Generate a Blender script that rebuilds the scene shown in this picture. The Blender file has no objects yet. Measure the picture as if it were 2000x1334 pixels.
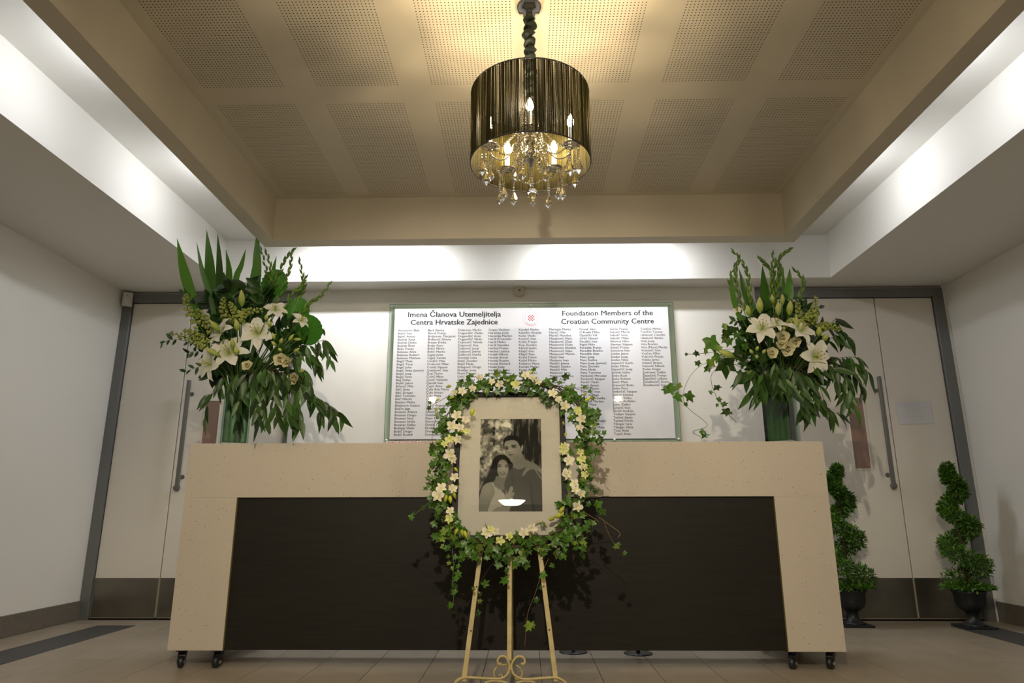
import bpy, math, random
import numpy as np
from mathutils import Vector, Matrix, noise
random.seed(7)
S = bpy.context.scene
C = S.collection
PI = math.pi
rad = math.radians

# ------------------------------------------------------------------ camera
H = 0.8
FOC = 1319.41
PITCH, YAW, ROLL = rad(14.2096), rad(1.1074), rad(-0.1049)
_fw = Vector((-math.sin(YAW)*math.cos(PITCH), math.cos(YAW)*math.cos(PITCH), math.sin(PITCH)))
_r0 = Vector((math.cos(YAW), math.sin(YAW), 0))
_u0 = _r0.cross(_fw)
_rt = _r0*math.cos(ROLL) + _u0*math.sin(ROLL)
_up = -_r0*math.sin(ROLL) + _u0*math.cos(ROLL)
cam = bpy.data.objects.new('camera', bpy.data.cameras.new('camera'))
C.objects.link(cam)
M3 = Matrix((_rt, _up, -_fw)).transposed()
cam.matrix_world = Matrix.Translation((0, 0, H)) @ M3.to_4x4()
cam.data.sensor_width = 36.0
cam.data.lens = FOC/2000*36.0
cam.data.clip_start = 0.02
S.camera = cam

# ------------------------------------------------------------------ world, light, exposure
w = bpy.data.worlds.new('world'); S.world = w; w.use_nodes = True
w.node_tree.nodes['Background'].inputs[0].default_value = (0.8, 0.85, 1, 1)
w.node_tree.nodes['Background'].inputs[1].default_value = 0.02
S.view_settings.view_transform = 'Standard'
S.view_settings.look = 'None'
S.view_settings.exposure = 0.42
S.view_settings.gamma = 1.0
S.view_settings.use_curve_mapping = False

def area(name, loc, direction, sx, sy, power, col):
    l = bpy.data.lights.new(name, 'AREA'); l.shape = 'RECTANGLE'; l.size = sx; l.size_y = sy
    l.energy = power; l.color = col
    o = bpy.data.objects.new(name, l); C.objects.link(o); o.location = loc
    o.rotation_euler = Vector(direction).to_track_quat('-Z', 'Y').to_euler()
    return o
COOL = (0.93, 0.95, 1.0)
COVE_W = 2.4
# fluorescent battens in the cove, on the outer face of the bulkhead
COVE = [((-1.775, 0.5), -1), ((-1.775, 1.65), -1), ((-1.775, 2.85), -1), ((-1.775, 4.0), -1),
        ((1.822, 0.5), 1), ((1.822, 1.75), 1), ((1.822, 2.95), 1), ((1.822, 3.98), 1)]
COVE_B = [(-1.25, 4.95), (0.68, 4.95)]
def cove_lamps():
    for (x, y), s in COVE:
        o = area('cove_light', (x + s*0.175, y, 2.86), (s*1, 0, -0.06), 0.04, 0.24, COVE_W, COOL)
        q = Vector((s*1, 0, -0.06)).to_track_quat('-Z', 'X' if False else 'Y')
        o.rotation_euler = q.to_euler()
        o.data.size, o.data.size_y = 0.24, 0.04
    for x, y in COVE_B:
        o = area('cove_light', (x, y + 0.01, 2.945), (0, 0.30, -0.95), 1.0, 0.04, 14.5, COOL)
cove_lamps()
# two small downlights near the entrance, behind the camera
for sx in (-1.44, 1.44):
    l = bpy.data.lights.new('downlight_beam', 'SPOT'); l.energy = 30; l.color = (1, 0.84, 0.64)
    l.spot_size = rad(110); l.spot_blend = 0.8; l.shadow_soft_size = 0.03
    o = bpy.data.objects.new('downlight_beam', l); C.objects.link(o); o.location = (sx, 0.62, 2.50)
    o.rotation_euler = Vector((-sx*0.25, 1.6, -1.2)).to_track_quat('-Z', 'Y').to_euler()

# warm fill spot, added beside the pendant to brighten the counter and the flowers
l = bpy.data.lights.new('front_fill_spot', 'SPOT'); l.energy = 225; l.color = (1, 0.87, 0.68); l.shadow_soft_size = 0.02
l.spot_size = rad(74); l.spot_blend = 0.45
o = bpy.data.objects.new('front_fill_spot', l); C.objects.link(o); o.location = (-0.149, -0.415, 2.490)
o.rotation_euler = Vector((0.10, 4.31, -2.60)).to_track_quat('-Z', 'Y').to_euler()

# ------------------------------------------------------------------ pixel helper (2000 x 1334 frame -> point in the room)
CAMP = Vector((0, 0, H)); ES, EY = 0.20, 3.206
def ray(u, v): return _fw + _rt*((u-1000)/FOC) + _up*((667-v)/FOC)
def at(u, v, Y):
    d = ray(u, v); return CAMP + d*(Y/d.y)
def on_easel(u, v, off=0.0):
    # the leaning easel plane Y = EY + ES z, off metres in front of it
    n = Vector((0, 1, -ES)).normalized(); d = ray(u, v)
    t = ((n.y*EY - off) - n.dot(CAMP))/n.dot(d)
    return CAMP + d*t

# ------------------------------------------------------------------ materials
MATS = {}
def lin(c):
    return tuple(((x/255)/12.92 if x/255 <= 0.04045 else ((x/255+0.055)/1.055)**2.4) for x in c)
def mat(name, col=(0.8, 0.8, 0.8), rough=0.5, metal=0.0, spec=0.5, trans=0.0, emit=None, estr=0, noise_amt=0.0, nscale=20,
        bump=0.0, bscale=200, col2=None, vcol=False, rnd=0.0, sheen=0.0, coat=0.0):
    m = bpy.data.materials.new(name); m.use_nodes = True
    nt = m.node_tree; N = nt.nodes; L = nt.links
    b = N['Principled BSDF']
    b.inputs['Base Color'].default_value = (*col, 1); b.inputs['Roughness'].default_value = rough
    b.inputs['Metallic'].default_value = metal; b.inputs['Specular IOR Level'].default_value = spec
    b.inputs['Coat Weight'].default_value = coat
    src = None
    if vcol:
        a = N.new('ShaderNodeVertexColor'); a.layer_name = 'Col'; src = a.outputs['Color']
    if noise_amt or col2:
        tc = N.new('ShaderNodeTexCoord'); nz = N.new('ShaderNodeTexNoise'); nz.inputs['Scale'].default_value = nscale
        nz.inputs['Detail'].default_value = 4
        L.new(tc.outputs['Object'], nz.inputs['Vector'])
        mx = N.new('ShaderNodeMix'); mx.data_type = 'RGBA'
        c2 = col2 or tuple(x*(1-noise_amt) for x in col)
        if src: L.new(src, mx.inputs['A'])
        else: mx.inputs['A'].default_value = (*col, 1)
        mx.inputs['B'].default_value = (*c2, 1)
        rp = N.new('ShaderNodeMapRange'); rp.inputs[1].default_value = 0.35; rp.inputs[2].default_value = 0.65
        L.new(nz.outputs['Fac'], rp.inputs[0]); L.new(rp.outputs[0], mx.inputs['Factor'])
        src = mx.outputs['Result']
    if rnd:
        oi = N.new('ShaderNodeObjectInfo'); hs = N.new('ShaderNodeHueSaturation')
        m1 = N.new('ShaderNodeMapRange'); m1.inputs[3].default_value = 1-rnd; m1.inputs[4].default_value = 1+rnd
        L.new(oi.outputs['Random'], m1.inputs[0]); L.new(m1.outputs[0], hs.inputs['Value'])
        if src: L.new(src, hs.inputs['Color'])
        else: hs.inputs['Color'].default_value = (*col, 1)
        src = hs.outputs['Color']
    if src: L.new(src, b.inputs['Base Color'])
    if bump:
        tc = N.new('ShaderNodeTexCoord'); nz = N.new('ShaderNodeTexNoise'); nz.inputs['Scale'].default_value = bscale
        L.new(tc.outputs['Object'], nz.inputs['Vector'])
        bp = N.new('ShaderNodeBump'); bp.inputs['Strength'].default_value = bump; bp.inputs['Distance'].default_value = 0.002
        L.new(nz.outputs['Fac'], bp.inputs['Height']); L.new(bp.outputs['Normal'], b.inputs['Normal'])
    if emit:
        b.inputs['Emission Color'].default_value = (*emit, 1); b.inputs['Emission Strength'].default_value = estr
    if trans:
        out = N['Material Output']; tr = N.new('ShaderNodeBsdfTranslucent'); ms = N.new('ShaderNodeMixShader')
        ms.inputs[0].default_value = trans
        if src: L.new(src, tr.inputs['Color'])
        else: tr.inputs['Color'].default_value = (*col, 1)
        L.new(b.outputs[0], ms.inputs[1]); L.new(tr.outputs[0], ms.inputs[2]); L.new(ms.outputs[0], out.inputs['Surface'])
    MATS[name] = m
    return m
def pane_mat(name, tint, refl_rough=0.0, ior=1.5):
    m = bpy.data.materials.new(name); m.use_nodes = True
    nt = m.node_tree; N = nt.nodes; L = nt.links
    N.remove(N['Principled BSDF'])
    tr = N.new('ShaderNodeBsdfTransparent'); tr.inputs[0].default_value = (*tint, 1)
    gl = N.new('ShaderNodeBsdfGlossy'); gl.inputs['Roughness'].default_value = refl_rough
    fr = N.new('ShaderNodeFresnel'); fr.inputs[0].default_value = ior
    ms = N.new('ShaderNodeMixShader')
    L.new(fr.outputs[0], ms.inputs[0]); L.new(tr.outputs[0], ms.inputs[1]); L.new(gl.outputs[0], ms.inputs[2])
    L.new(ms.outputs[0], N['Material Output'].inputs['Surface'])
    MATS[name] = m
    return m

PAINT = mat('white_paint', (0.76, 0.745, 0.695), 0.6, spec=0.3, bump=0.15, bscale=350)
TRAYP = mat('ceiling_paint', (0.60, 0.550, 0.445), 0.65, spec=0.2, bump=0.1, bscale=300)
HOLE = mat('painted_hole_shade', (0.035, 0.028, 0.015), 0.9)
DOORM = mat('door_laminate', (0.70, 0.66, 0.585), 0.42, spec=0.4)
STEEL = mat('brushed_steel', (0.22, 0.22, 0.21), 0.35, metal=0.9, bump=0.1, bscale=400)
KICK = mat('kick_plate_steel', (0.22, 0.205, 0.17), 0.34, metal=0.9, noise_amt=0.15, nscale=6)
ALU = mat('anodised_frame', (0.19, 0.195, 0.19), 0.42, metal=0.5)
BASEB = mat('skirting_tile', (0.155, 0.135, 0.105), 0.5, noise_amt=0.15, nscale=30)
VISION = mat('vision_panel_film', (0.26, 0.165, 0.125), 0.12, spec=0.6)
CHROME = mat('chrome', (0.75, 0.75, 0.73), 0.07, metal=1.0)
STANDM = mat('satin_standoff', (0.80, 0.80, 0.78), 0.4, metal=0.3)
BLACKP = mat('black_plastic', (0.012, 0.012, 0.014), 0.4)
BLACKM = mat('black_metal', (0.012, 0.012, 0.015), 0.3, metal=0.3)
WHITEP = mat('white_plastic', (0.62, 0.60, 0.55), 0.4)
CREAMM = mat('cream_painted_metal', (0.47, 0.38, 0.17), 0.45, spec=0.4, noise_amt=0.18, nscale=25)
FRAMEB = mat('black_frame_wood', (0.008, 0.008, 0.007), 0.55, spec=0.25)
MATB = mat('mat_board', (0.60, 0.54, 0.47), 0.9, spec=0.1, noise_amt=0.04, nscale=60)
PRINT = mat('photo_print', (0.5, 0.5, 0.5), 0.7, spec=0.1, vcol=True)
SIGNW = mat('sign_white', (0.72, 0.72, 0.74), 0.45, spec=0.3, coat=1.0)
INK = mat('sign_ink', (0.012, 0.018, 0.022), 0.5)
INKR = mat('red_ink', (0.50, 0.03, 0.06), 0.5)
INKB = mat('blue_ink', (0.35, 0.38, 0.55), 0.5)
INKP = mat('pink_ink', (0.62, 0.36, 0.42), 0.5)
GLASSG = pane_mat('green_tinted_glass', (0.92, 0.995, 0.96))
GLASSE = mat('glass_edge_green', (0.06, 0.20, 0.13), 0.1, spec=0.7)
GLASSC = pane_mat('clear_glass', (0.97, 0.985, 0.975))
GLASSV = pane_mat('vase_glass', (0.86, 0.95, 0.90))
PAPER = mat('paper', (0.62, 0.62, 0.63), 0.7)
def crystal():
    m = bpy.data.materials.new('crystal'); m.use_nodes = True; b = m.node_tree.nodes['Principled BSDF']
    b.inputs['Base Color'].default_value = (1, 0.99, 0.96, 1); b.inputs['Roughness'].default_value = 0.0
    b.inputs['Transmission Weight'].default_value = 1.0; b.inputs['IOR'].default_value = 1.55
    return m
CRYS = crystal()
BULB = mat('bulb_glow', (1, 0.9, 0.7), 0.3, emit=(1.0, 0.79, 0.49), estr=800)
STRING = mat('shade_string', (0.016, 0.013, 0.003), 0.8, spec=0.05, trans=0.04)
RINGB = mat('shade_ring_black', (0.010, 0.010, 0.008), 0.5)
SLEEVE = mat('green_black_velvet', (0.012, 0.022, 0.014), 0.65, noise_amt=0.5, nscale=60)
LAMPG = mat('lamp_bowl_glow', (1, 0.95, 0.85), 0.4, emit=(1, 0.86, 0.66), estr=40)
DOWNG = mat('downlight_lens_glow', (1, 0.95, 0.85), 0.4, emit=(1, 0.88, 0.7), estr=60)
TUBEG = mat('fluorescent_tube_glow', (1, 1, 1), 0.4, emit=(0.93, 0.95, 1), estr=3)
# plants
LEAFD = mat('dark_green_leaf', (0.030, 0.085, 0.012), 0.38, trans=0.22, rnd=0.55, noise_amt=0.35, nscale=40)
LEAFE = mat('eucalyptus_leaf', (0.045, 0.110, 0.014), 0.42, trans=0.22, rnd=0.6, noise_amt=0.3, nscale=30)
LEAFI = mat('ivy_leaf_green', (0.060, 0.150, 0.012), 0.36, trans=0.22, rnd=0.65, noise_amt=0.4, nscale=60)
LEAFY = mat('young_ivy_leaf', (0.17, 0.27, 0.03), 0.4, trans=0.25, rnd=0.4, noise_amt=0.35, nscale=60)
LEAFS = mat('sword_leaf_green', (0.060, 0.155, 0.012), 0.32, trans=0.25, rnd=0.55)
LEAFP = mat('pleated_leaf_green', (0.055, 0.20, 0.018), 0.3, trans=0.25)
GLADM = mat('gladiolus_green', (0.13, 0.24, 0.022), 0.4, trans=0.15, rnd=0.3)
SNAPM = mat('lime_floret', (0.50, 0.58, 0.13), 0.5, trans=0.25, rnd=0.2, noise_amt=0.35, nscale=50)
LILYM = mat('lily_petal', vcol=True, rough=0.5, trans=0.2)
BUDM = mat('lily_bud_skin', vcol=True, rough=0.45, trans=0.12)
ORCHM = mat('orchid_petal', vcol=True, rough=0.5, trans=0.22, rnd=0.12)
ORCHB = mat('orchid_bud', (0.52, 0.56, 0.06), 0.45, trans=0.2, rnd=0.25)
ROSEM = mat('lisianthus_petal', (0.72, 0.68, 0.42), 0.55, trans=0.2)
FILM = mat('filament_pale', (0.45, 0.50, 0.16), 0.5)
ANTH = mat('anther_rust', (0.25, 0.09, 0.02), 0.7)
STEMG = mat('green_stem', (0.06, 0.13, 0.02), 0.45)
STEMB = mat('brown_twig', (0.055, 0.030, 0.012), 0.6)
STEMY = mat('straw_twig', (0.22, 0.15, 0.04), 0.6)
BERRY = mat('black_berry', (0.008, 0.010, 0.018), 0.25)
TOPL = mat('boxwood_leaf', vcol=True, rough=0.4, trans=0.15)
URNM = mat('black_urn', (0.010, 0.012, 0.014), 0.42, noise_amt=0.3, nscale=40)

def stone(name, base, dark, light):
    m = bpy.data.materials.new(name); m.use_nodes = True; nt = m.node_tree; N = nt.nodes; L = nt.links; b = N['Principled BSDF']
    tc = N.new('ShaderNodeTexCoord')
    v = N.new('ShaderNodeTexVoronoi'); v.inputs['Scale'].default_value = 55
    v2 = N.new('ShaderNodeTexVoronoi'); v2.inputs['Scale'].default_value = 160
    L.new(tc.outputs['Object'], v.inputs['Vector']); L.new(tc.outputs['Object'], v2.inputs['Vector'])
    def thr(sock, t, colsock, p):
        a = N.new('ShaderNodeMath'); a.operation = 'LESS_THAN'; a.inputs[1].default_value = t; L.new(sock, a.inputs[0])
        s = N.new('ShaderNodeSeparateColor'); L.new(colsock, s.inputs[0])
        c = N.new('ShaderNodeMath'); c.operation = 'LESS_THAN'; c.inputs[1].default_value = p; L.new(s.outputs[0], c.inputs[0])
        d = N.new('ShaderNodeMath'); d.operation = 'MULTIPLY'; L.new(a.outputs[0], d.inputs[0]); L.new(c.outputs[0], d.inputs[1])
        return d.outputs[0]
    f1 = thr(v.outputs['Distance'], 0.13, v.outputs['Color'], 0.25)
    f2 = thr(v2.outputs['Distance'], 0.25, v2.outputs['Color'], 0.35)
    nz = N.new('ShaderNodeTexNoise'); nz.inputs['Scale'].default_value = 3; L.new(tc.outputs['Object'], nz.inputs['Vector'])
    m0 = N.new('ShaderNodeMix'); m0.data_type = 'RGBA'; m0.inputs['A'].default_value = (*base, 1); m0.inputs['B'].default_value = (*[x*0.93 for x in base], 1)
    L.new(nz.outputs['Fac'], m0.inputs['Factor'])
    m1 = N.new('ShaderNodeMix'); m1.data_type = 'RGBA'; m1.inputs['B'].default_value = (*dark, 1)
    L.new(m0.outputs['Result'], m1.inputs['A']); L.new(f1, m1.inputs['Factor'])
    m2 = N.new('ShaderNodeMix'); m2.data_type = 'RGBA'; m2.inputs['B'].default_value = (*light, 1)
    L.new(m1.outputs['Result'], m2.inputs['A']); L.new(f2, m2.inputs['Factor'])
    L.new(m2.outputs['Result'], b.inputs['Base Color']); b.inputs['Roughness'].default_value = 0.35
    b.inputs['Specular IOR Level'].default_value = 0.4
    return m
STONE = stone('speckled_stone', (0.56, 0.50, 0.41), (0.13, 0.11, 0.08), (0.44, 0.385, 0.31))

def darkwood():
    m = bpy.data.materials.new('dark_wenge_panel'); m.use_nodes = True; nt = m.node_tree; N = nt.nodes; L = nt.links; b = N['Principled BSDF']
    tc = N.new('ShaderNodeTexCoord'); mp = N.new('ShaderNodeMapping'); mp.inputs['Scale'].default_value = (2.0, 10, 90)
    nz = N.new('ShaderNodeTexNoise'); nz.inputs['Scale'].default_value = 2.0; nz.inputs['Detail'].default_value = 6
    L.new(tc.outputs['Object'], mp.inputs[0]); L.new(mp.outputs[0], nz.inputs['Vector'])
    cr = N.new('ShaderNodeValToRGB'); cr.color_ramp.elements[0].position = 0.35; cr.color_ramp.elements[0].color = (0.0095, 0.0085, 0.0055, 1)
    cr.color_ramp.elements[1].position = 0.7; cr.color_ramp.elements[1].color = (0.0155, 0.013, 0.008, 1)
    L.new(nz.outputs['Fac'], cr.inputs[0]); L.new(cr.outputs[0], b.inputs['Base Color'])
    bp = N.new('ShaderNodeBump'); bp.inputs['Strength'].default_value = 0.2; bp.inputs['Distance'].default_value = 0.001
    L.new(nz.outputs['Fac'], bp.inputs['Height']); L.new(bp.outputs['Normal'], b.inputs['Normal'])
    b.inputs['Roughness'].default_value = 0.5; b.inputs['Specular IOR Level'].default_value = 0.3
    return m
WENGE = darkwood()
def tilemat(name, c1, c2, rough):
    m = mat(name, c1, rough, spec=0.4, noise_amt=0.0, col2=c2, nscale=5, rnd=0.06, bump=0.1, bscale=120)
    return m
TILE = tilemat('floor_tile', (0.335, 0.285, 0.215), (0.295, 0.250, 0.188), 0.38)
GROUT = mat('grout', (0.075, 0.062, 0.045), 0.9)
STRIPM = mat('dark_floor_strip', (0.055, 0.055, 0.055), 0.6, noise_amt=0.2, nscale=60)

# ------------------------------------------------------------------ mesh helpers
class MB:
    def __init__(s): s.v = []; s.f = []; s.c = []; s.mi = []; s.cur = (1, 1, 1); s.m = 0
    def add(s, vs, fs, cols=None):
        n = len(s.v); s.v += [tuple(p) for p in vs]; s.f += [tuple(i+n for i in f) for f in fs]
        s.c += (cols if cols else [s.cur]*len(vs)); s.mi += [s.m]*len(fs); return n
    def box(s, x0, x1, y0, y1, z0, z1, M=None):
        P = [(x0, y0, z0), (x1, y0, z0), (x1, y1, z0), (x0, y1, z0), (x0, y0, z1), (x1, y0, z1), (x1, y1, z1), (x0, y1, z1)]
        if M: P = [tuple(M @ Vector(p)) for p in P]
        s.add(P, [(0, 3, 2, 1), (4, 5, 6, 7), (0, 1, 5, 4), (1, 2, 6, 5), (2, 3, 7, 6), (3, 0, 4, 7)]); return s
    def cbox(s, x0, x1, y0, y1, z0, z1, b=0.003, M=None):
        # box with chamfered edges
        bm = []
        xs = (x0, x1); ys = (y0, y1); zs = (z0, z1); V = []; idx = {}
        for i in (0, 1):
            for j in (0, 1):
                for k in (0, 1):
                    sx, sy, sz = (1-2*i), (1-2*j), (1-2*k)
                    p = (xs[i], ys[j], zs[k])
                    for a in range(3):
                        q = [p[0]+sx*b, p[1]+sy*b, p[2]+sz*b]; q[a] = p[a]
                        idx[(i, j, k, a)] = len(V); V.append(tuple(q))
        F = []
        I = lambda i, j, k, a: idx[(i, j, k, a)]
        for i in (0, 1):
            f = [I(i, 0, 0, 0), I(i, 1, 0, 0), I(i, 1, 1, 0), I(i, 0, 1, 0)]; F.append(f if i else f[::-1])
            f = [I(0, i, 0, 1), I(0, i, 1, 1), I(1, i, 1, 1), I(1, i, 0, 1)]; F.append(f if i else f[::-1])
            f = [I(0, 0, i, 2), I(1, 0, i, 2), I(1, 1, i, 2), I(0, 1, i, 2)]; F.append(f if i else f[::-1])
        for i in (0, 1):
            for j in (0, 1):
                F.append([I(i, j, 0, 0), I(i, j, 1, 0), I(i, j, 1, 1), I(i, j, 0, 1)])
                F.append([I(i, 0, j, 0), I(i, 1, j, 0), I(i, 1, j, 2), I(i, 0, j, 2)])
                F.append([I(0, i, j, 1), I(1, i, j, 1), I(1, i, j, 2), I(0, i, j, 2)])
                for k in (0, 1): F.append([I(i, j, k, 0), I(i, j, k, 1), I(i, j, k, 2)])
        c = Vector(((x0+x1)/2, (y0+y1)/2, (z0+z1)/2)); G = []
        for f in F:
            P = [Vector(V[t]) for t in f]; n = (P[1]-P[0]).cross(P[2]-P[0]); m = sum(P, Vector())/len(P)
            G.append(tuple(f) if n.dot(m-c) > 0 else tuple(f[::-1]))
        if M: V = [tuple(M @ Vector(p)) for p in V]
        s.add(V, G); return s
    def tube(s, pts, r, n=8, cap=True, cols=None, closed=False):
        pts = [Vector(p) for p in pts]; k = len(pts)
        rs = r if isinstance(r, (list, tuple)) else [r]*k
        prev = None; V = []; CC = []
        for i, p in enumerate(pts):
            if closed: t = (pts[(i+1) % k]-pts[i-1]).normalized()
            else: t = (pts[min(i+1, k-1)]-pts[max(i-1, 0)])
            if t.length < 1e-9: t = Vector((0, 0, 1))
            t.normalize()
            if prev is None:
                a = t.orthogonal().normalized()
            else:
                a = prev - t*prev.dot(t)
                a = a.normalized() if a.length > 1e-6 else t.orthogonal().normalized()
            prev = a; b = t.cross(a)
            for j in range(n):
                an = 2*PI*j/n; V.append(p + (a*math.cos(an)+b*math.sin(an))*rs[i]); CC.append(cols[i] if cols else s.cur)
        F = []
        for i in range(k if closed else k-1):
            i2 = (i+1) % k
            for j in range(n):
                F.append((i*n+j, i*n+(j+1) % n, i2*n+(j+1) % n, i2*n+j))
        if cap and not closed:
            F.append(tuple(range(n-1, -1, -1))); F.append(tuple((k-1)*n+j for j in range(n)))
        s.add(V, F, CC); return s
    def lathe(s, prof, n=24, M=None, cap=True):
        V = []; F = []; k = len(prof)
        for r, z in prof:
            for j in range(n):
                a = 2*PI*j/n; V.append(Vector((r*math.cos(a), r*math.sin(a), z)))
        for i in range(k-1):
            for j in range(n):
                F.append((i*n+j, i*n+(j+1) % n, (i+1)*n+(j+1) % n, (i+1)*n+j))
        if cap:
            if prof[0][0] > 1e-5: F.append(tuple(range(n-1, -1, -1)))
            if prof[-1][0] > 1e-5: F.append(tuple((k-1)*n+j for j in range(n)))
        if M: V = [M @ p for p in V]
        s.add(V, F); return s
    def mesh(s, name):
        me = bpy.data.meshes.new(name); me.from_pydata(s.v, [], s.f); me.update(); return me
    def build(s, name, m, parent=None, smooth=False, vcol=False, kind=None, label=None):
        me = s.mesh(name)
        for q in (m if isinstance(m, (list, tuple)) else [m]): me.materials.append(q)
        if isinstance(m, (list, tuple)): me.polygons.foreach_set('material_index', s.mi)
        if smooth: me.polygons.foreach_set('use_smooth', [True]*len(me.polygons))
        if vcol:
            a = me.color_attributes.new('Col', 'FLOAT_COLOR', 'POINT')
            a.data.foreach_set('color', [x for c in s.c for x in (*c, 1)])
        me.update()
        o = bpy.data.objects.new(name, me); C.objects.link(o)
        if parent:
            o.parent = parent
            o.matrix_parent_inverse = Matrix.Translation(parent.location).inverted() if parent.type == 'EMPTY' and not parent.parent else Matrix()
        if kind: o['kind'] = kind
        if label: o['label'] = label
        return o
def thing(name, label, cat, loc=(0, 0, 0), group=None):
    o = bpy.data.objects.new(name, None); C.objects.link(o); o.location = loc; o.empty_display_size = 0.05
    o['label'] = label; o['category'] = cat
    if group: o['group'] = group
    return o
def struct_root(name, loc=(0, 0, 0)):
    o = bpy.data.objects.new(name, None); C.objects.link(o); o.location = loc; o['kind'] = 'structure'; return o
def struct(name, mb, m, **k):
    o = mb.build(name, m, **k); o['kind'] = 'structure'; return o
def inst(name, me, Mw, parent):
    # an instance of mesh data placed in world coordinates under a thing (or part of a thing)
    o = bpy.data.objects.new(name, me); C.objects.link(o)
    if parent:
        o.parent = parent
        root = parent
        o.matrix_local = Matrix.Translation(-root.location) @ Mw if root.type == 'EMPTY' else root.matrix_local.inverted() @ Mw
        if root.type == 'EMPTY': o.matrix_parent_inverse = Matrix()
    else: o.matrix_world = Mw
    return o
def frame_mat(pos, d, nrm, scale=1.0, w=None):
    # Y axis along d, Z axis near nrm
    y = Vector(d).normalized(); z = Vector(nrm) - y*Vector(nrm).dot(y)
    if z.length < 1e-4: z = y.orthogonal()
    z.normalize(); x = y.cross(z)
    M = Matrix((x, y, z)).transposed().to_4x4()
    sc = scale if isinstance(scale, (tuple, list)) else (scale, scale, scale)
    return Matrix.Translation(pos) @ M @ Matrix.Diagonal((*sc, 1))
def spline(pts, n=8):
    P = [Vector(p) for p in pts]; P = [P[0]*2-P[1]] + P + [P[-1]*2-P[-2]]; out = []
    for i in range(1, len(P)-2):
        for k in range(n):
            t = k/n
            out.append(0.5*((2*P[i]) + (-P[i-1]+P[i+1])*t + (2*P[i-1]-5*P[i]+4*P[i+1]-P[i+2])*t*t + (-P[i-1]+3*P[i]-3*P[i+1]+P[i+2])*t**3))
    out.append(P[-2]); return out
def rv(a=1.0): return Vector((random.uniform(-a, a), random.uniform(-a, a), random.uniform(-a, a)))
BACK = Vector((0, -1, 0))     # towards the front of the room

# ================================================================== ROOM SHELL
XL, XR, YW = -3.470, 3.568, 5.556
ZS = 2.663; XSL, XSR, YS, YS0 = -2.511, 2.511, 5.286, -0.9
ZC = 3.035; ZB = 2.533; XOL, XOR, YO, YO0 = -1.741, 1.788, 4.212, 0.28
XIL, XIR, YI, YI0 = -1.648, 1.691, 4.099, 0.38; ZT = 2.830
YN = -2.2
ZDOOR = 2.566; ZHD = 2.632

# floor: one object of tiles, laid 300 x 600
floor = struct_root('floor')
MB().box(XL-0.1, XR+0.1, YN, YW+0.15, -0.10, -0.004).build('floor_slab', GROUT, floor)
xs = []; x = -0.525
while x > XL: x -= 0.2997
while x < XR: xs.append(x); x += 0.2997
xs.append(x); ysr = [2.91, 3.51, 4.11, 4.71, 5.31, 5.91]
stuff = MB(); cache = {}
def tile(x0, x1, y0, y1, mb):
    g = 0.0016
    mb.cbox(x0+g, x1-g, y0+g, y1-g, -0.012, 0.0, 0.0008)
for i in range(len(xs)-1):
    x0, x1 = max(xs[i], XL), min(xs[i+1], XR)
    if x1-x0 < 0.01: continue
    for j in range(len(ysr)-1):
        y0, y1 = ysr[j], min(ysr[j+1], YW+0.02)
        key = (round(x1-x0, 4), round(y1-y0, 4))
        if key not in cache:
            m = MB(); tile(-(x1-x0)/2, (x1-x0)/2, -(y1-y0)/2, (y1-y0)/2, m); me = m.mesh('tile'); me.materials.append(TILE); cache[key] = me
        o = bpy.data.objects.new('tile', cache[key]); C.objects.link(o); o.location = ((x0+x1)/2, (y0+y1)/2, 0); o.parent = floor
    yy = 2.91
    while yy > YN+0.01:
        tile(x0, x1, max(yy-0.6, YN), yy, stuff); yy -= 0.6
stuff.build('tile', TILE, floor, kind='stuff')
# dark inlay strips along both side walls
struct('trim_1', MB().cbox(-3.147, -2.865, YN, 5.262, -0.003, 0.0022, 0.001), STRIPM)
struct('trim_2', MB().cbox(3.047, 3.345, YN, 5.275, -0.003, 0.0022, 0.001), STRIPM)

# side walls, back wall pieces, front wall
struct('wall_left', MB().box(XL-0.1, XL, YN, YW+0.15, -0.1, ZC+0.1), PAINT)
struct('wall_right', MB().box(XR, XR+0.1, YN, YW+0.15, -0.1, ZC+0.1), PAINT)
DL0, DL1, DR0, DR1 = -3.467, -1.950, 1.965, 3.540
wb = MB()
wb.box(DL1, DR0, YW-0.035, YW+0.12, 0, ZS)
wb.box(XL, XR, YW, YW+0.12, ZHD, ZC+0.1)
wb.box(XL, DL1, YW+0.06, YW+0.12, 0, ZHD)
wb.box(DR0, XR, YW+0.06, YW+0.12, 0, ZHD)
wb.box(DR1, XR, YW-0.035, YW+0.12, 0, ZS)
struct('wall_back', wb, PAINT)
struct('wall_front', MB().box(XL-0.1, XR+0.1, YN-0.1, YN, -0.1, ZC+0.1), PAINT)
struct('baseboard_left', MB().cbox(XL, XL+0.012, YN, YW-0.03, 0, 0.142, 0.003), BASEB)
struct('baseboard_right', MB().cbox(XR-0.012, XR, YN, YW-0.036, 0, 0.142, 0.003), BASEB)
struct('baseboard_back', MB().cbox(DL1+0.05, DR0-0.05, YW-0.047, YW-0.035, 0, 0.142, 0.003), BASEB)
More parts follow.
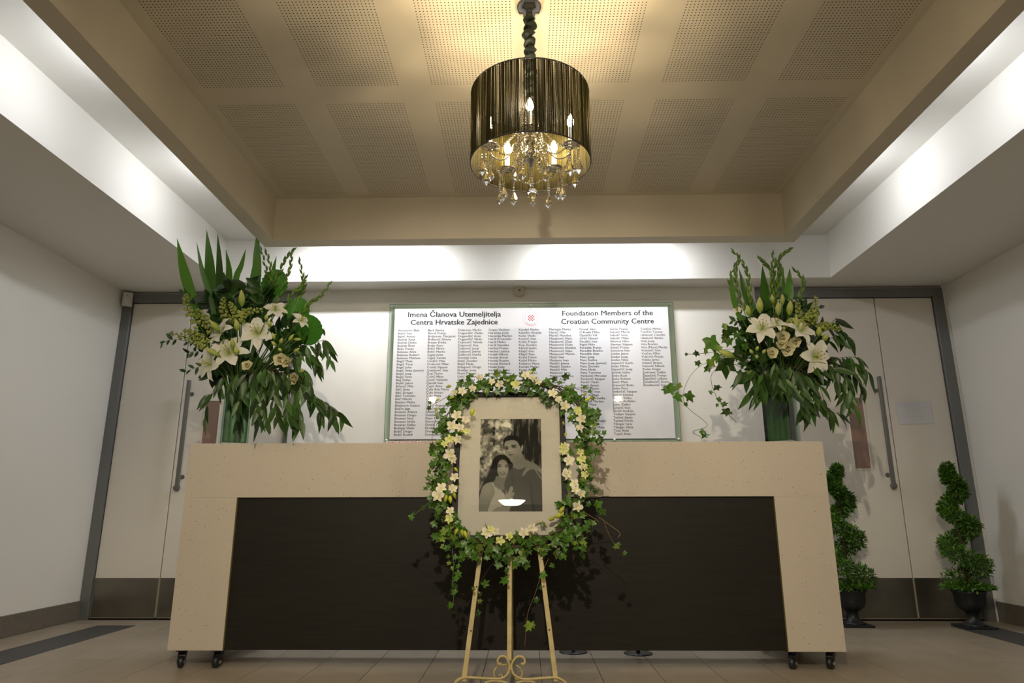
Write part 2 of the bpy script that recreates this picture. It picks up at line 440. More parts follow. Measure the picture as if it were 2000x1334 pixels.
# door frames (dark anodised)
def door_frame(name, x0, x1, jl, jr):
    r = struct_root(name, ((x0+x1)/2, YW, 0))
    MB().cbox(x0, x0+jl, YW-0.045, YW+0.055, 0, ZDOOR, 0.002).build('jamb', ALU, r)
    MB().cbox(x1-jr, x1, YW-0.045, YW+0.055, 0, ZDOOR, 0.002).build('jamb', ALU, r)
    MB().cbox(x0, x1, YW-0.045, YW+0.055, ZDOOR, ZHD+0.01, 0.002).build('header', ALU, r)
    MB().box(x0+jl, x1-jr, YW-0.03, YW+0.055, -0.003, 0.005).build('threshold', BLACKM, r)
door_frame('trim_3', DL0, DL1, 0.077, 0.035)
door_frame('trim_4', DR0, DR1, 0.025, 0.085)

def door(name, x0, x1, hx=None, vis=None, lock=None):
    g = 0.004; yf = YW-0.020
    r = struct_root(name, ((x0+x1)/2, yf, 0))
    MB().cbox(x0+g, x1-g, yf, yf+0.045, 0.012, ZDOOR-0.005, 0.002).build('door_leaf', DOORM, r)
    MB().cbox(x0+g+0.004, x1-g-0.004, yf-0.0025, yf, 0.018, 0.308, 0.0008).build('kick_plate', KICK, r)
    e = MB(); e.box(x0+g, x0+g+0.004, yf-0.003, yf, 0.012, 0.308); e.box(x1-g-0.004, x1-g, yf-0.003, yf, 0.012, 0.308); e.box(x0+g, x1-g, yf-0.003, yf, 0.012, 0.018)
    e.build('edge_trim', DOORE, r)
    if vis:
        v0, v1, z0, z1 = vis
        MB().cbox(v0, v1, yf-0.002, yf+0.002, z0, z1, 0.0008).build('vision_panel', VISION, r)
        f = MB()
        for a in ((v0-0.008, v0, z0-0.008, z1+0.008), (v1, v1+0.008, z0-0.008, z1+0.008), (v0, v1, z0-0.008, z0), (v0, v1, z1, z1+0.008)):
            f.box(a[0], a[1], yf-0.005, yf, a[2], a[3])
        f.build('vision_bead', DOORM, r)
    if hx:
        h = MB().cbox(hx-0.014, hx+0.014, yf-0.085, yf-0.060, 0.985, 1.870, 0.003).build('pull_handle', STEEL, r)
        for z in (1.085, 1.765):
            m = MB(); m.tube([(hx, yf, z), (hx, yf-0.065, z)], 0.009, 12); m.tube([(hx, yf, z), (hx, yf-0.006, z)], 0.018, 16)
            o = m.build('handle_standoff', STEEL, None); o.parent = h
            o.matrix_parent_inverse = h.matrix_parent_inverse.inverted() @ Matrix() if False else Matrix()
    if lock:
        m = MB(); m.tube([(lock, yf, 1.000), (lock, yf-0.022, 1.000)], [0.026, 0.022], 20); m.tube([(lock, yf-0.02, 1.000), (lock, yf-0.028, 1.000)], 0.012, 16)
        m.build('lock_cylinder', STEEL, r)
DOORE = mat('door_edge_brass', (0.36, 0.33, 0.22), 0.4, metal=0.5)
door('door_1', -3.390, -2.872)
door('door_2', -2.872, -1.985, hx=-2.787, vis=(-2.661, -2.540, 1.125, 1.707), lock=-2.822)
door('door_3', 1.990, 2.970, hx=2.883, vis=(2.636, 2.760, 1.136, 1.707), lock=2.917)
door('door_4', 2.970, 3.455)

# ceiling: soffit, cove, bulkhead, tray, perforated panels
ceil = struct_root('ceiling')
def ring(x0, x1, y0, y1, a0, a1, b0, b1, z0, z1):
    m = MB()
    m.box(x0, a0, y0, y1, z0, z1); m.box(a1, x1, y0, y1, z0, z1)
    m.box(a0, a1, y0, b0, z0, z1); m.box(a0, a1, b1, y1, z0, z1)
    return m
ring(XL, XR, YN, YW, XSL, XSR, YS0, YS, ZS, ZC).build('soffit', PAINT, ceil)
MB().box(XL-0.1, XR+0.1, YN-0.1, YW+0.15, ZC, ZC+0.08).build('cove_ceiling', PAINT, ceil)
ring(XOL, XOR, YO0, YO, XIL, XIR, YI0, YI, ZB, ZC).build('bulkhead', TRAYP, ceil)
MB().box(XIL, XIR, YI0, YI, ZT, ZC).build('tray_ceiling', TRAYP, ceil)
pw, pl = 0.408, 1.022
pm = MB(); pm.cbox(-pw/2-0.02, pw/2+0.02, -pl/2-0.02, pl/2+0.02, -0.0007, 0.0, 0.0003)
panel_me = pm.mesh('perforated_panel'); panel_me.materials.append(TRAYP)
hm = MB(); nx, ny = 26, 64
for i in range(nx):
    for j in range(ny):
        cx = -pw/2 + pw*(i+0.5)/nx; cy = -pl/2 + pl*(j+0.5)/ny
        hm.add([(cx+0.0031*math.cos(a), cy+0.0031*math.sin(a), -0.0010) for a in [k*PI/3 for k in range(6)]], [(5, 4, 3, 2, 1, 0)])
hole_me = hm.mesh('holes'); hole_me.materials.append(HOLE)  # flat dark discs, their colour stands in for the shade inside the holes
for r_, yc in enumerate((3.541, 2.380, 1.219)):
    for k in range(6):
        o = bpy.data.objects.new('perforated_panel', panel_me); C.objects.link(o); o.parent = ceil; o.location = (-1.3715+0.5615*k, yc, ZT)
        h = bpy.data.objects.new('hole_shade_discs', hole_me); C.objects.link(h); h.parent = o; h['kind'] = 'stuff'

# cove battens: housings with tubes, on the outer side of the bulkhead
for (x, y), s in COVE:
    b = thing('fluorescent_batten', 'slim white fluorescent batten in the %s ceiling cove, %s' % ('left' if s < 0 else 'right', {0: 'nearest the entrance', 1: 'second from the entrance', 2: 'third from the entrance', 3: 'nearest the back wall'}[COVE.index(((x, y), s)) % 4]), 'light', (x, y, 2.89), 'battens hidden in the ceiling cove')
    xc = x+s*0.145
    MB().cbox(xc-0.025, xc+0.025, y-0.30, y+0.30, 2.905, 2.945, 0.003).build('housing', WHITEP, b)
    MB().box(min(x-s*0.034, xc), max(x-s*0.034, xc), y-0.02, y+0.02, 2.945, 2.955).build('bracket', WHITEP, b)
    MB().tube([(xc, y-0.26, 2.893), (xc, y+0.26, 2.893)], 0.008, 10).build('tube', TUBEG, b)
for i, (x, y) in enumerate(COVE_B):
    b = thing('fluorescent_batten', 'slim white fluorescent batten in the back ceiling cove, ' + ['left one', 'right one'][i], 'light', (x, y, 3.0), 'battens hidden in the ceiling cove')
    MB().cbox(x-0.60, x+0.60, y-0.03, y+0.03, 2.985, ZC, 0.003).build('housing', WHITEP, b)
    MB().tube([(x-0.56, y, 2.968), (x+0.56, y, 2.968)], 0.008, 10).build('tube', TUBEG, b)
# lamps behind the camera, seen only as reflections
b = thing('pendant_bowl_light', 'flat half-bowl pendant light by the entrance, mirrored in the picture glass', 'light', (-0.149, -0.46, ZC))
MB().tube([(-0.149, -0.46, ZC), (-0.149, -0.46, 2.515)], 0.005, 8).build('rod', CHROME, b)
Mb = Matrix.Translation((-0.149, -0.46, 0)) @ Matrix.Diagonal((1, 0.16, 1, 1))
MB().lathe([(0.0001, 2.521), (0.143, 2.520), (0.143, 2.515), (0.125, 2.498), (0.095, 2.474), (0.078, 2.464), (0.0001, 2.460)], 32, Mb).build('bowl', LAMPG, b, smooth=False)
for sx in (-1.44, 1.44):
    b = thing('downlight', 'small round downlight near the entrance, %s one' % ('left' if sx < 0 else 'right'), 'light', (sx, 0.33, ZB), 'downlights by the entrance')
    MB().lathe([(0.045, 0.0), (0.045, -0.006), (0.033, -0.008)], 24, Matrix.Translation((sx, 0.33, ZB)), cap=False).build('trim_ring', CHROME, b, smooth=True)
    MB().lathe([(0.033, -0.004), (0.0001, -0.004)], 24, Matrix.Translation((sx, 0.33, ZB))).build('lens', DOWNG, b)

# ================================================================== COUNTER
YD = 3.847; CX0, CX1 = -1.912, 1.668; CYB = YD+0.62
cz0, cz1, czp = 0.0915, 1.185, 0.884
counter = thing('reception_counter', 'wide mobile reception counter in speckled cream stone with a dark wood front panel, on castors', 'counter', (-0.12, YD+0.3, 0))
m = MB()
m.cbox(CX0, CX1, YD, YD+0.02, czp, cz1, 0.0015)
m.box(CX0+0.001, CX1-0.001, YD+0.019, CYB, cz1-0.04, cz1)
m.build('stone_top_band', STONE, counter)
MB().cbox(CX0, -1.615, YD+0.0002, CYB, cz0, czp+0.0005, 0.0015).build('stone_leg', STONE, counter)
MB().cbox(1.369, CX1, YD+0.0002, CYB, cz0, czp+0.0005, 0.0015).build('stone_leg', STONE, counter)
MB().box(-1.615, 1.369, YD+0.016, YD+0.036, cz0+0.002, czp).build('front_panel', WENGE, counter)
OLIVE = mat('panel_edge_olive', (0.16, 0.15, 0.06), 0.4)
MB().box(-1.616, -1.613, YD+0.001, YD+0.017, cz0, czp).build('panel_edge', OLIVE, counter)
MB().box(1.367, 1.370, YD+0.001, YD+0.017, cz0, czp).build('panel_edge', OLIVE, counter)
def castor(x, y, ang):
    R = Matrix.Translation((x, y, 0)) @ Matrix.Rotation(ang, 4, 'Z')
    m = MB(); m.cbox(-0.03, 0.03, -0.03, 0.03, 0.082, cz0+0.001, 0.002, R)
    m.lathe([(0.016, 0.070), (0.020, 0.075), (0.020, 0.083)], 14, R)
    for s in (-1, 1):
        m.add([R @ Vector(p) for p in [(s*0.017, -0.006, 0.078), (s*0.017, 0.020, 0.078), (s*0.017, 0.034, 0.028), (s*0.017, 0.020, 0.022),
               (s*0.020, -0.006, 0.078), (s*0.020, 0.020, 0.078), (s*0.020, 0.034, 0.028), (s*0.020, 0.020, 0.022)]],
              [(0, 1, 2, 3), (7, 6, 5, 4), (0, 4, 5, 1), (1, 5, 6, 2), (2, 6, 7, 3), (3, 7, 4, 0)])
    m.cbox(-0.020, 0.020, -0.014, 0.022, 0.062, 0.072, 0.003, R)
    fo = m.build('castor', BLACKM, counter)
    w_ = MB(); Mx = R @ Matrix.Translation((0, 0.022, 0.030)) @ Matrix.Rotation(PI/2, 4, 'Y')
    w_.lathe([(0.010, -0.014), (0.024, -0.014), (0.029, -0.009), (0.030, 0.0), (0.029, 0.009), (0.024, 0.014), (0.010, 0.014)], 20, Mx)
    wo = w_.build('wheel', BLACKP, None, smooth=True); wo.parent = fo
    h_ = MB(); h_.lathe([(0.009, -0.0215), (0.009, 0.0215)], 12, Mx); ho = h_.build('axle', CHROME, None); ho.parent = fo
for x, a in ((-1.852, 0.2), (-1.653, -0.15), (1.413, -0.7), (1.612, -0.8)):
    castor(x, YD+0.06, PI+a); castor(x, CYB-0.07, a)
# evacuation sign lying upright at the back of the counter
def text_mesh(name, body, size, m, loc, parent, ax='LEFT', spacing=1.0, xs=1.0, offset=0.0, target_w=None, cs=1.0, ay='BOTTOM_BASELINE'):
    cu = bpy.data.curves.new(name, 'FONT'); cu.body = body; cu.size = size; cu.align_x = ax; cu.space_line = spacing
    cu.align_y = ay
    cu.resolution_u = 2; cu.space_character = cs; cu.fill_mode = 'FRONT'
    t = bpy.data.objects.new(name, cu); C.objects.link(t)
    bpy.context.view_layer.update()
    me = bpy.data.meshes.new_from_object(t.evaluated_get(bpy.context.evaluated_depsgraph_get()))
    bpy.data.objects.remove(t)
    if target_w:
        vx = [v.co.x for v in me.vertices]; wd = max(vx)-min(vx); xs = target_w/wd
    M = Matrix.Translation(loc) @ Matrix.Rotation(PI/2, 4, 'X') @ Matrix.Diagonal((xs, 1, 1, 1))
    if offset:      # a bolder cut: the same letters laid over themselves, slightly shifted
        mb = MB(); V0 = [v.co.copy() for v in me.vertices]; F0 = [tuple(p.vertices) for p in me.polygons]
        for k_, (dx, dy) in enumerate(((-1, 0), (1, 0), (0, 1), (0, -1))):
            mb.add([(v.x+dx*offset/xs, v.y+dy*offset*0.6, v.z+k_*0.00002) for v in V0], F0)
        me = mb.mesh(name)
    me.transform(M); me.materials.clear(); me.materials.append(m); me.name = name
    o = bpy.data.objects.new(name, me); C.objects.link(o)
    if parent: o.parent = parent; o.matrix_parent_inverse = Matrix.Translation(parent.location).inverted() if parent.type == 'EMPTY' else Matrix()
    return o
ye = 4.30
p0 = at(754, 866, ye); p1 = at(855, 861, ye)
ev = thing('evacuation_sign_holder', 'low white sign strip with red evacuation lettering on the counter behind the wreath', 'sign', ((p0.x+p1.x)/2, ye, cz1))
MB().cbox(p0.x, p1.x, ye, ye+0.008, cz1, p1.z+0.001, 0.0008).build('plate', SIGNW, ev)
MB().cbox(p0.x+0.05, p1.x-0.05, ye-0.03, ye+0.05, cz1, cz1+0.006, 0.002).build('foot', WHITEP, ev)
text_mesh('lettering', 'EVACUATION SIGN & DIAGRAM', 0.0185, INKR, (p0.x+0.012, ye-0.0008, p1.z-0.0155), ev, target_w=(p1.x-p0.x-0.026), offset=0.0004)

# two small round stand bases under the counter
for x, y, lab in ((0.276, 4.33, 'left'), (0.652, 4.29, 'right')):
    st = thing('floor_stand', 'small round black stand base seen under the counter, %s one' % lab, 'stand', (x, y, 0), 'round stand bases under the counter')
    T = Matrix.Translation((x, y, 0))
    MB().lathe([(0.0001, 0.010), (0.02, 0.012), (0.07, 0.009), (0.083, 0.004), (0.085, 0.0), (0.0001, 0.0)], 32, T).build('base', BLACKM, st, smooth=True)
    MB().lathe([(0.011, 0.010), (0.011, 0.80)], 14, T).build('pole', BLACKM, st, smooth=True)
    MB().lathe([(0.011, 0.79), (0.02, 0.80), (0.018, 0.815), (0.0001, 0.818)], 14, T).build('cap', BLACKM, st, smooth=True)

# ================================================================== WALL SIGN
SY = 5.500
sign = thing('members_sign', 'large white list of foundation members printed behind green-edged glass on the back wall', 'sign', (0.053, SY, 1.357))
gx0, gx1, gz0, gz1 = -1.147, 1.256, 1.357, 2.525
MB().box(gx0, gx1, SY-0.010, SY, gz0, gz1).build('glass_panel', GLASSG, sign)
e = MB()
e.box(gx0-0.0006, gx0, SY-0.010, SY, gz0, gz1); e.box(gx1, gx1+0.0006, SY-0.010, SY, gz0, gz1)
e.box(gx0, gx1, SY-0.010, SY, gz0-0.0006, gz0); e.box(gx0, gx1, SY-0.010, SY, gz1, gz1+0.0006)
e.build('glass_edge', GLASSE, sign)
MB().box(-1.102, 1.210, SY-0.0112, SY-0.0102, 1.377, 2.484).build('print_panel', SIGNW, sign)
for (x, z) in ((-1.128, 2.508), (0.055, 2.508), (1.235, 2.508), (-0.62, 1.368), (0.72, 1.368), (-1.128, 1.372), (1.235, 1.372)):
    MB().lathe([(0.0001, -0.016), (0.008, -0.015), (0.010, -0.012), (0.010, 0.045)], 16, Matrix.Translation((x, SY, z)) @ Matrix.Rotation(-PI/2, 4, 'X')).build('standoff', STANDM, sign, smooth=True)
TY = SY-0.0005+0.0008
TY = SY - 0.0116
def zrow(v, u=1000): return at(u, v, SY).z
def hd(body, u0, u1, vbase, name='heading'):
    a = at(u0, vbase, SY); b = at(u1, vbase, SY)
    o = text_mesh(name, body, 0.0640, INK, (a.x, TY, a.z), sign, target_w=b.x-a.x, offset=0.0018)
    me = o.data; V = [v.co.copy() for v in me.vertices]; F = [tuple(p.vertices) for p in me.polygons]
    F.sort(key=lambda f: min(V[i].x for i in f)); words = []; right = -9
    for f in F:
        if min(V[i].x for i in f) > right+0.014: words.append([])
        words[-1].append(f); right = max(right, max(V[i].x for i in f))
    bpy.data.objects.remove(o)
    for wd in words:
        ids = sorted({i for f in wd for i in f}); mp = {q: k for k, q in enumerate(ids)}
        mb = MB(); mb.add([V[i] for i in ids], [tuple(mp[i] for i in f) for f in wd]); mb.build('heading_word', INK, sign)
hd('Imena Članova Utemeljitelja', 796.5, 977, 620)
hd('Centra Hrvatske Zajednice', 802, 971, 635.2)
hd('Foundation Members of the', 1097, 1273.5, 617.5)
hd('Croatian Community Centre', 1095.5, 1276, 633.6)
COLS = [
 (777.7, 'Antunović Blaž|Babić Ivan|Babić Antun|Badrak Ante|Badrak Dinko|Badrak Šime|Bailo Franjo|Bekavac Ante|Bekavac Robert|Bekavac Mathew|Begić Mate|Begić Tony|Begić John|Begić Ante (Junior)|Begić Josip|Begić Ante|Beg Štefan|Bešlić Jakov|Bičanić Mile|Bilić Ante|Bilić Dragan|Bilić Tomislav|Bilić Nikola|Bijedov Mirko|Blažinovic Suzana|Bojčic Jaga|Bosanac Ankica|Bosanac Drago|Bosanac Ivica|Bosanac Siniša|Bosanac Stefan|Bošnjak Vlado|Božić Drago|Božić Rudolf'),
 (836.3, 'Barš Slavica|Boroš Franjo|Brdanovic Margaret|Brđanvić Silvana|Brezac Ðinka|Brdar Pavo|Brkić Mirko|Brkić Marko|Cigelj Ante|Cigelj Tereza|Cindrić Mile|Crnković Milan|Cvrtila Stjepan|Cvetković Ivan|Čop Tomo|Ćorić Mate|Ćosić Valentin|Černik Ivan|Čujić Ante|Čule Ana Maria|Čule Antun|Čule Mate|Čule S|Čulić A|Ćurin Augustin|Dančević Luka|Delalić Josip|Delalić Julia|Deur Mate|Doroš Ivan|Dražić Ljubica|Dražić Vlado|Drempetić A|Drempetić'),
 (895, 'Dubravac Marko|Dugandžić Zlatko|Dugandžić Ante|Dugandžić Vlado|Dujmović Nikola|Dujmović Ana|Dušković Josip|Dušković Jelena|Dušković Ivanka|Duvnjak Luka|Ðajić Zvonko|Ðajić Nada|Eršegović Drago|Erdeljac Josip|Frank Dragec|Galić Stjepan|Galičić Ivica|Gašparović|Gavrnić|Go'),
 (954, 'Guzan Vladimir|Haramija Josip|Haramija Marilyn|Hardi Krunoslav|Hardi Mirko|Hardi Stanislav|Herbut Franjo|Herbut Ljubica|Hodak Nikola|Horvat Antun|Horvat Rozina|Horvat Richard|Husak Josip|Ivanišević Ante|Ivanišević Stefan|Ivanišević Johathan'),
 (1013, 'Kandeš Marko|Kaluđer Alojzije|Kolar Vlado|Kostrić Ivan|Košić Franjo|Kop Zvonko|Kletuš Ljubo|Kljajić Ivan|Kljajić Pejo|Kožul Damir|Kožul Mirko|Kubatov Maxo|Kuman Marko|Kutija Ante|Kutija Marko|K      s'),
 (1072.2, 'Marinjak Marko|Martić Mile|Martić Mandica|Mataković Mato|Mataković Zlata|Matanović Ðuka|Matanović Elizabet|Matanović Stipe|Matanović Martin|Matić Ivan|Matijevic Ivan|Matišić Jelena|Matišić Stanko|Matišić Mile|Matković Jure|Matković Slavica|Mesić Ana|Mesić Ivan|       Josip'),
 (1131.3, 'Novak Šiko|O’Keefe Milko|Opalički Vid|Orlić Nenad|Pandžić Ivan|Papik Mišo|Paradžik Franjo|Paradžik Branko|Paradžik Alan|Penc Josip|Penc Štefica|Penc Josip (junior)|Penc Zvonko|Penc Nada|Penc Tomislav|Perković Miroslav|Perković Stjepan|Peršić Vlado|Petek Antun|Petek Ranko|Petrović Ivan|Pilić Stjepan|Pavlović Veselka|Pušnjak Marijan|        Mate|          e|         ko|       Johnny|       Michael|       ić Tomislav|              o|      nberg Mate|       h Mirko|      ović Pavo'),
 (1190.7, 'Sečan Franjo|Sekulić Martin|Sekulić Ivica|Sekulić Milan|Sikavica Niko|Slavinac Stjepan|Sokač Franjo|Sokolovt Ivan|Soldan Jakov|Soldan Josip|Soldan Niko|Supančić Karlo|Sudar Mirko|Stipančić Josip|Stolnik Izidor|Šinko Rudi|Šinko Robert|Šimić Mate|Širanović Božo|Šteko Pero|Štefančić Stjepan|Štuban Danica|Štuban Vinko|Šuman Anđelko|Šubic Željko|Šuvarić Ivan|Škrtić Andrija|Todijan Stjepan|Terkeš Agata|Terkeš Ferdo|Tilinger Ivica|Tilinger Zlata|Tolo Ante|Topić Ante'),
 (1250, 'Toplčić Mirko|Toplčić Tereza|Ukalović Claudio|Ukalović Slavko|Vida Josip|Vira Branko|Vira (Maca) Marija|Vranešić Ivan|Vručec Miho|Vuković Franjo|Vuleta Jerko|Vuletić Bruno|Vuković Nikola|Zavka Stojan|Zadravec Željko|Žepačkić Franjo|Žepačkić Ljiljana|Živadinović Anica|Živadinović Ivan')]
z_a, z_b = zrow(646.6), zrow(850.6)
pitch_z = (z_a-z_b)/33
for u, body in COLS:
    a = at(u, 646.6, SY)
    TS = 0.0262
    text_mesh('name_column', body.replace('|', '\n'), TS, INK, (a.x, TY, z_a), sign, spacing=pitch_z/TS, xs=1.12, offset=0.0004, ay='TOP_BASELINE')
# emblem
ec = at(1037.3, 621.8, SY); er = 0.0715
def annulus(mb, r0, r1, a0=0, a1=2*PI, n=48, y=TY):
    V = []; F = []
    for i in range(n+1):
        a = a0+(a1-a0)*i/n; V += [(ec.x+r0*math.cos(a), y, ec.z+r0*math.sin(a)), (ec.x+r1*math.cos(a), y, ec.z+r1*math.sin(a))]
    for i in range(n): F.append((2*i, 2*i+1, 2*i+3, 2*i+2))
    mb.add(V, F)
m = MB(); annulus(m, er*0.97, er*1.0); m.build('emblem_outer_ring', INKP, sign)
m = MB(); annulus(m, er*0.70, er*0.735); m.build('emblem_inner_ring', INKB, sign)
m = MB()
for i in range(26):
    a = rad(-138+86*i/25); annulus(m, er*(0.80), er*(0.95), a-0.020, a+0.020, 2)
m.build('emblem_lettering', INKP, sign)
m = MB(); sq = er*0.155
for r_ in range(5):
    for c_ in range(5):
        if (r_+c_) % 2 == 1:
            cx = ec.x+(c_-2)*sq; cz = ec.z+(2-r_)*sq*0.98; h_ = sq*0.46
            m.add([(cx-h_, TY, cz-h_), (cx+h_, TY, cz-h_), (cx+h_, TY, cz+h_), (cx-h_, TY, cz+h_)], [(0, 1, 2, 3)])
m.build('emblem_checkerboard', INKR, sign)

# small wall items
p = thing('motion_sensor', 'small white motion sensor in the top left corner above the door frame', 'sensor', (-3.425, YW-0.06, 2.575))
M_ = Matrix.Translation((-3.415, YW-0.075, 2.585)) @ Matrix.Rotation(rad(20), 4, 'Z')
MB().cbox(-0.038, 0.038, -0.02, 0.022, -0.062, 0.062, 0.008, M_).build('housing', WHITEP, p)
MB().cbox(-0.024, 0.024, -0.024, -0.018, -0.04, 0.01, 0.003, M_).build('lens', PAPER, p)
MB().cbox(-0.003, 0.003, -0.026, -0.018, 0.028, 0.034, 0.001, M_).build('indicator', BLACKP, p)
p = thing('dome_camera', 'small beige dome camera mounted under the soffit above the sign', 'camera', (-0.04, YW-0.06, 2.64))
cl = at(1015, 567, 5.46)
Mc = Matrix.Translation(cl) @ Matrix.Rotation(rad(98), 4, 'X') @ Matrix.Scale(0.85, 4)
CAMB = mat('camera_beige', (0.66, 0.61, 0.48), 0.4)
MB().lathe([(0.052, -0.085), (0.052, -0.03), (0.046, -0.012)], 28, Mc).build('housing', CAMB, p, smooth=True)
MB().lathe([(0.046, -0.012), (0.043, 0.004), (0.034, 0.010), (0.028, 0.004), (0.0001, 0.002)], 28, Mc).build('dome', CAMB, p, smooth=True)
MB().lathe([(0.020, 0.002), (0.020, 0.014), (0.012, 0.016), (0.0001, 0.016)], 20, Mc).build('eyeball', CAMB, p, smooth=True)
MB().lathe([(0.008, 0.0165), (0.0001, 0.0175)], 14, Mc).build('lens', BLACKP, p)
p = thing('paper_notice', 'white landscape sheet of paper taped on the right-hand door', 'paper', (3.167, YW-0.022, 1.49))
Mp = Matrix.Translation((3.167, YW-0.0225, 1.582)) @ Matrix.Rotation(rad(-1.2), 4, 'Y')
MB().box(-0.138, 0.138, -0.0008, 0.0004, -0.092, 0.092, Mp).build('sheet', PAPER, p)
m = MB()
for i in range(7):
    zz = 0.062-i*0.019; wd = [0.05, 0.09, 0.07, 0.09, 0.06, 0.085, 0.04][i]
    m.box(-wd, wd, -0.0012, -0.0008, zz, zz+0.003, Mp)
m.build('faint_lines', mat('faint_grey_ink', (0.50, 0.50, 0.51), 0.7), p)

# ================================================================== CHANDELIER
CHX, CHY = 0.027, 2.350
ch = thing('chandelier', 'drum chandelier of black string shade with candle bulbs and crystal drops', 'chandelier', (CHX, CHY, ZT))
T = Matrix.Translation((CHX, CHY, 0))
MB().lathe([(0.060, ZT), (0.060, ZT-0.010), (0.057, ZT-0.030), (0.040, ZT-0.048), (0.026, ZT-0.058), (0.022, ZT-0.075), (0.012, ZT-0.078)], 36, T).build('canopy', CHROME, ch, smooth=True)
# ruched sleeve over the chain
m = MB(); V = []; F = []; n, k = 20, 110; z0s, z1s = ZT-0.070, 2.395
cols = []
for i in range(k):
    t = i/(k-1); z = z0s+(z1s-z0s)*t
    ox = 0.004*math.sin(t*19)+0.010*(t-0.5)*0; oy = 0.004*math.cos(t*15)
    for j in range(n):
        a = 2*PI*j/n
        rr = 0.0215+0.0060*math.sin(t*62+1.3*math.sin(a+1))+0.0050*noise.noise(Vector((math.cos(a)*1.6, math.sin(a)*1.6, t*24)))
        V.append((CHX+ox+rr*math.cos(a), CHY+oy+rr*math.sin(a), z+0.006*math.sin(a*2+t*30)))
for i in range(k-1):
    for j in range(n): F.append((i*n+j, i*n+(j+1) % n, (i+1)*n+(j+1) % n, (i+1)*n+j))
m.add(V, F); m.build('cord_sleeve', SLEEVE, ch, smooth=True)
RS, ZSB, ZST = 0.2305, 2.098, 2.396
def circ(r, z, n=96): return [(CHX+r*math.cos(2*PI*i/n), CHY+r*math.sin(2*PI*i/n), z) for i in range(n)]
m = MB(); m.tube(circ(RS, ZSB), 0.0027, 6, closed=True); m.build('shade_ring', RINGB, ch)
m = MB(); m.tube(circ(RS, ZST), 0.0027, 6, closed=True); m.build('shade_ring', RINGB, ch)
m = MB(); NS = 1900
rs = random.Random(3)
for i in range(NS):
    a = 2*PI*(i+rs.uniform(-0.9, 0.9))/NS
    dens = 0.58+0.55*noise.noise(Vector((math.cos(a)*5, math.sin(a)*5, 0)))+0.22*noise.noise(Vector((math.cos(a)*22, math.sin(a)*22, 4)))
    if rs.random() > dens+0.16: continue
    a2 = a+rs.uniform(-0.006, 0.006); r_ = RS+rs.uniform(-0.002, 0.001); hw = rs.uniform(0.00055, 0.00105)
    for (aa, zz) in (): pass
    c0 = Vector((CHX+r_*math.cos(a), CHY+r_*math.sin(a), ZSB)); c1 = Vector((CHX+r_*math.cos(a2), CHY+r_*math.sin(a2), ZST))
    m.tube([c0, c1], hw, 3, cap=False)
for a in (-2.02, -1.50, -1.06, 0.35, 1.2, 2.1, 2.9, -2.75, -0.35):
    c0 = Vector((CHX+RS*math.cos(a), CHY+RS*math.sin(a), ZSB)); c1 = Vector((c0.x, c0.y, ZST))
    m.tube([c0, c1], 0.0030, 5, cap=False)
m.build('string_shade', STRING, ch, kind='stuff')
m = MB()
for a in (0.5, 0.5+2*PI/3, 0.5+4*PI/3):
    m.tube([(CHX, CHY, 2.345), (CHX+RS*math.cos(a), CHY+RS*math.sin(a), 2.385 if a > 2 else 2.37)], 0.0014, 5)
m.tube([(CHX, CHY, 2.345), (CHX, CHY, 2.36)], 0.014, 12)
m.build('shade_spider', BLACKM, ch)
MB().lathe([(0.004, 2.40), (0.006, 2.36), (0.020, 2.352), (0.034, 2.345), (0.036, 2.338), (0.012, 2.332), (0.008, 2.31), (0.008, 2.255), (0.020, 2.250), (0.024, 2.243),
            (0.012, 2.236), (0.013, 2.225), (0.027, 2.212), (0.033, 2.195), (0.030, 2.178), (0.016, 2.164), (0.014, 2.158), (0.030, 2.150), (0.032, 2.138), (0.026, 2.128),
            (0.030, 2.118), (0.018, 2.106), (0.010, 2.092), (0.005, 2.080), (0.0001, 2.078)], 28, T).build('centre_column', CHROME, ch, smooth=True)
RB, ZBB = 0.162, 2.137
drop_prof = [(0.0001, 0.0), (0.0035, -0.004), (0.0150, -0.031), (0.0125, -0.038), (0.0001, -0.052)]
def drop_mesh(s=1.0, n=6):
    m = MB(); V = []; F = []
    m.lathe([(r*s, z*s) for r, z in drop_prof], n, Matrix.Diagonal((1, 0.62, 1, 1)), cap=False)
    me = m.mesh('crystal_drop'); me.materials.append(CRYS); return me
DROP = drop_mesh(1.0); DROPN = drop_mesh(0.92, 5)
def ico(r, sub=1):
    import bmesh
    bm = bmesh.new(); bmesh.ops.create_icosphere(bm, subdivisions=sub, radius=r)
    V = [v.co.copy() for v in bm.verts]; F = [tuple(v.index for v in f.verts) for f in bm.faces]; bm.free(); return V, F
ICO = ico(1.0, 1)
ICO2 = ico(1.0, 2)
def beads(mb, pts, r, gap=0.0008, rz=0.8):
    L = []; d = 0; tot = 0
    P = [Vector(p) for p in pts]
    seg = [(P[i+1]-P[i]).length for i in range(len(P)-1)]; tot = sum(seg); n = max(1, int(tot/(2*r*rz+gap)))
    for k in range(n):
        s = tot*(k+0.5)/n; i = 0
        while i < len(seg)-1 and s > seg[i]: s -= seg[i]; i += 1
        c = P[i].lerp(P[i+1], min(1, s/seg[i])); mb.add([c+v*r for v in ICO[0]], ICO[1])
def strand(pts, r=0.0064, drop=None, dropscale=1.0):
    m = MB(); beads(m, pts, r); o = m.build('bead_strand', CRYS, ch)
    if drop is not None:
        q = Vector(pts[-1]); o2 = inst('crystal_drop', drop, Matrix.Translation(q) @ Matrix.Rotation(random.uniform(-0.35, 0.35), 4, 'Z') @ Matrix.Scale(dropscale*1.18, 4), ch)
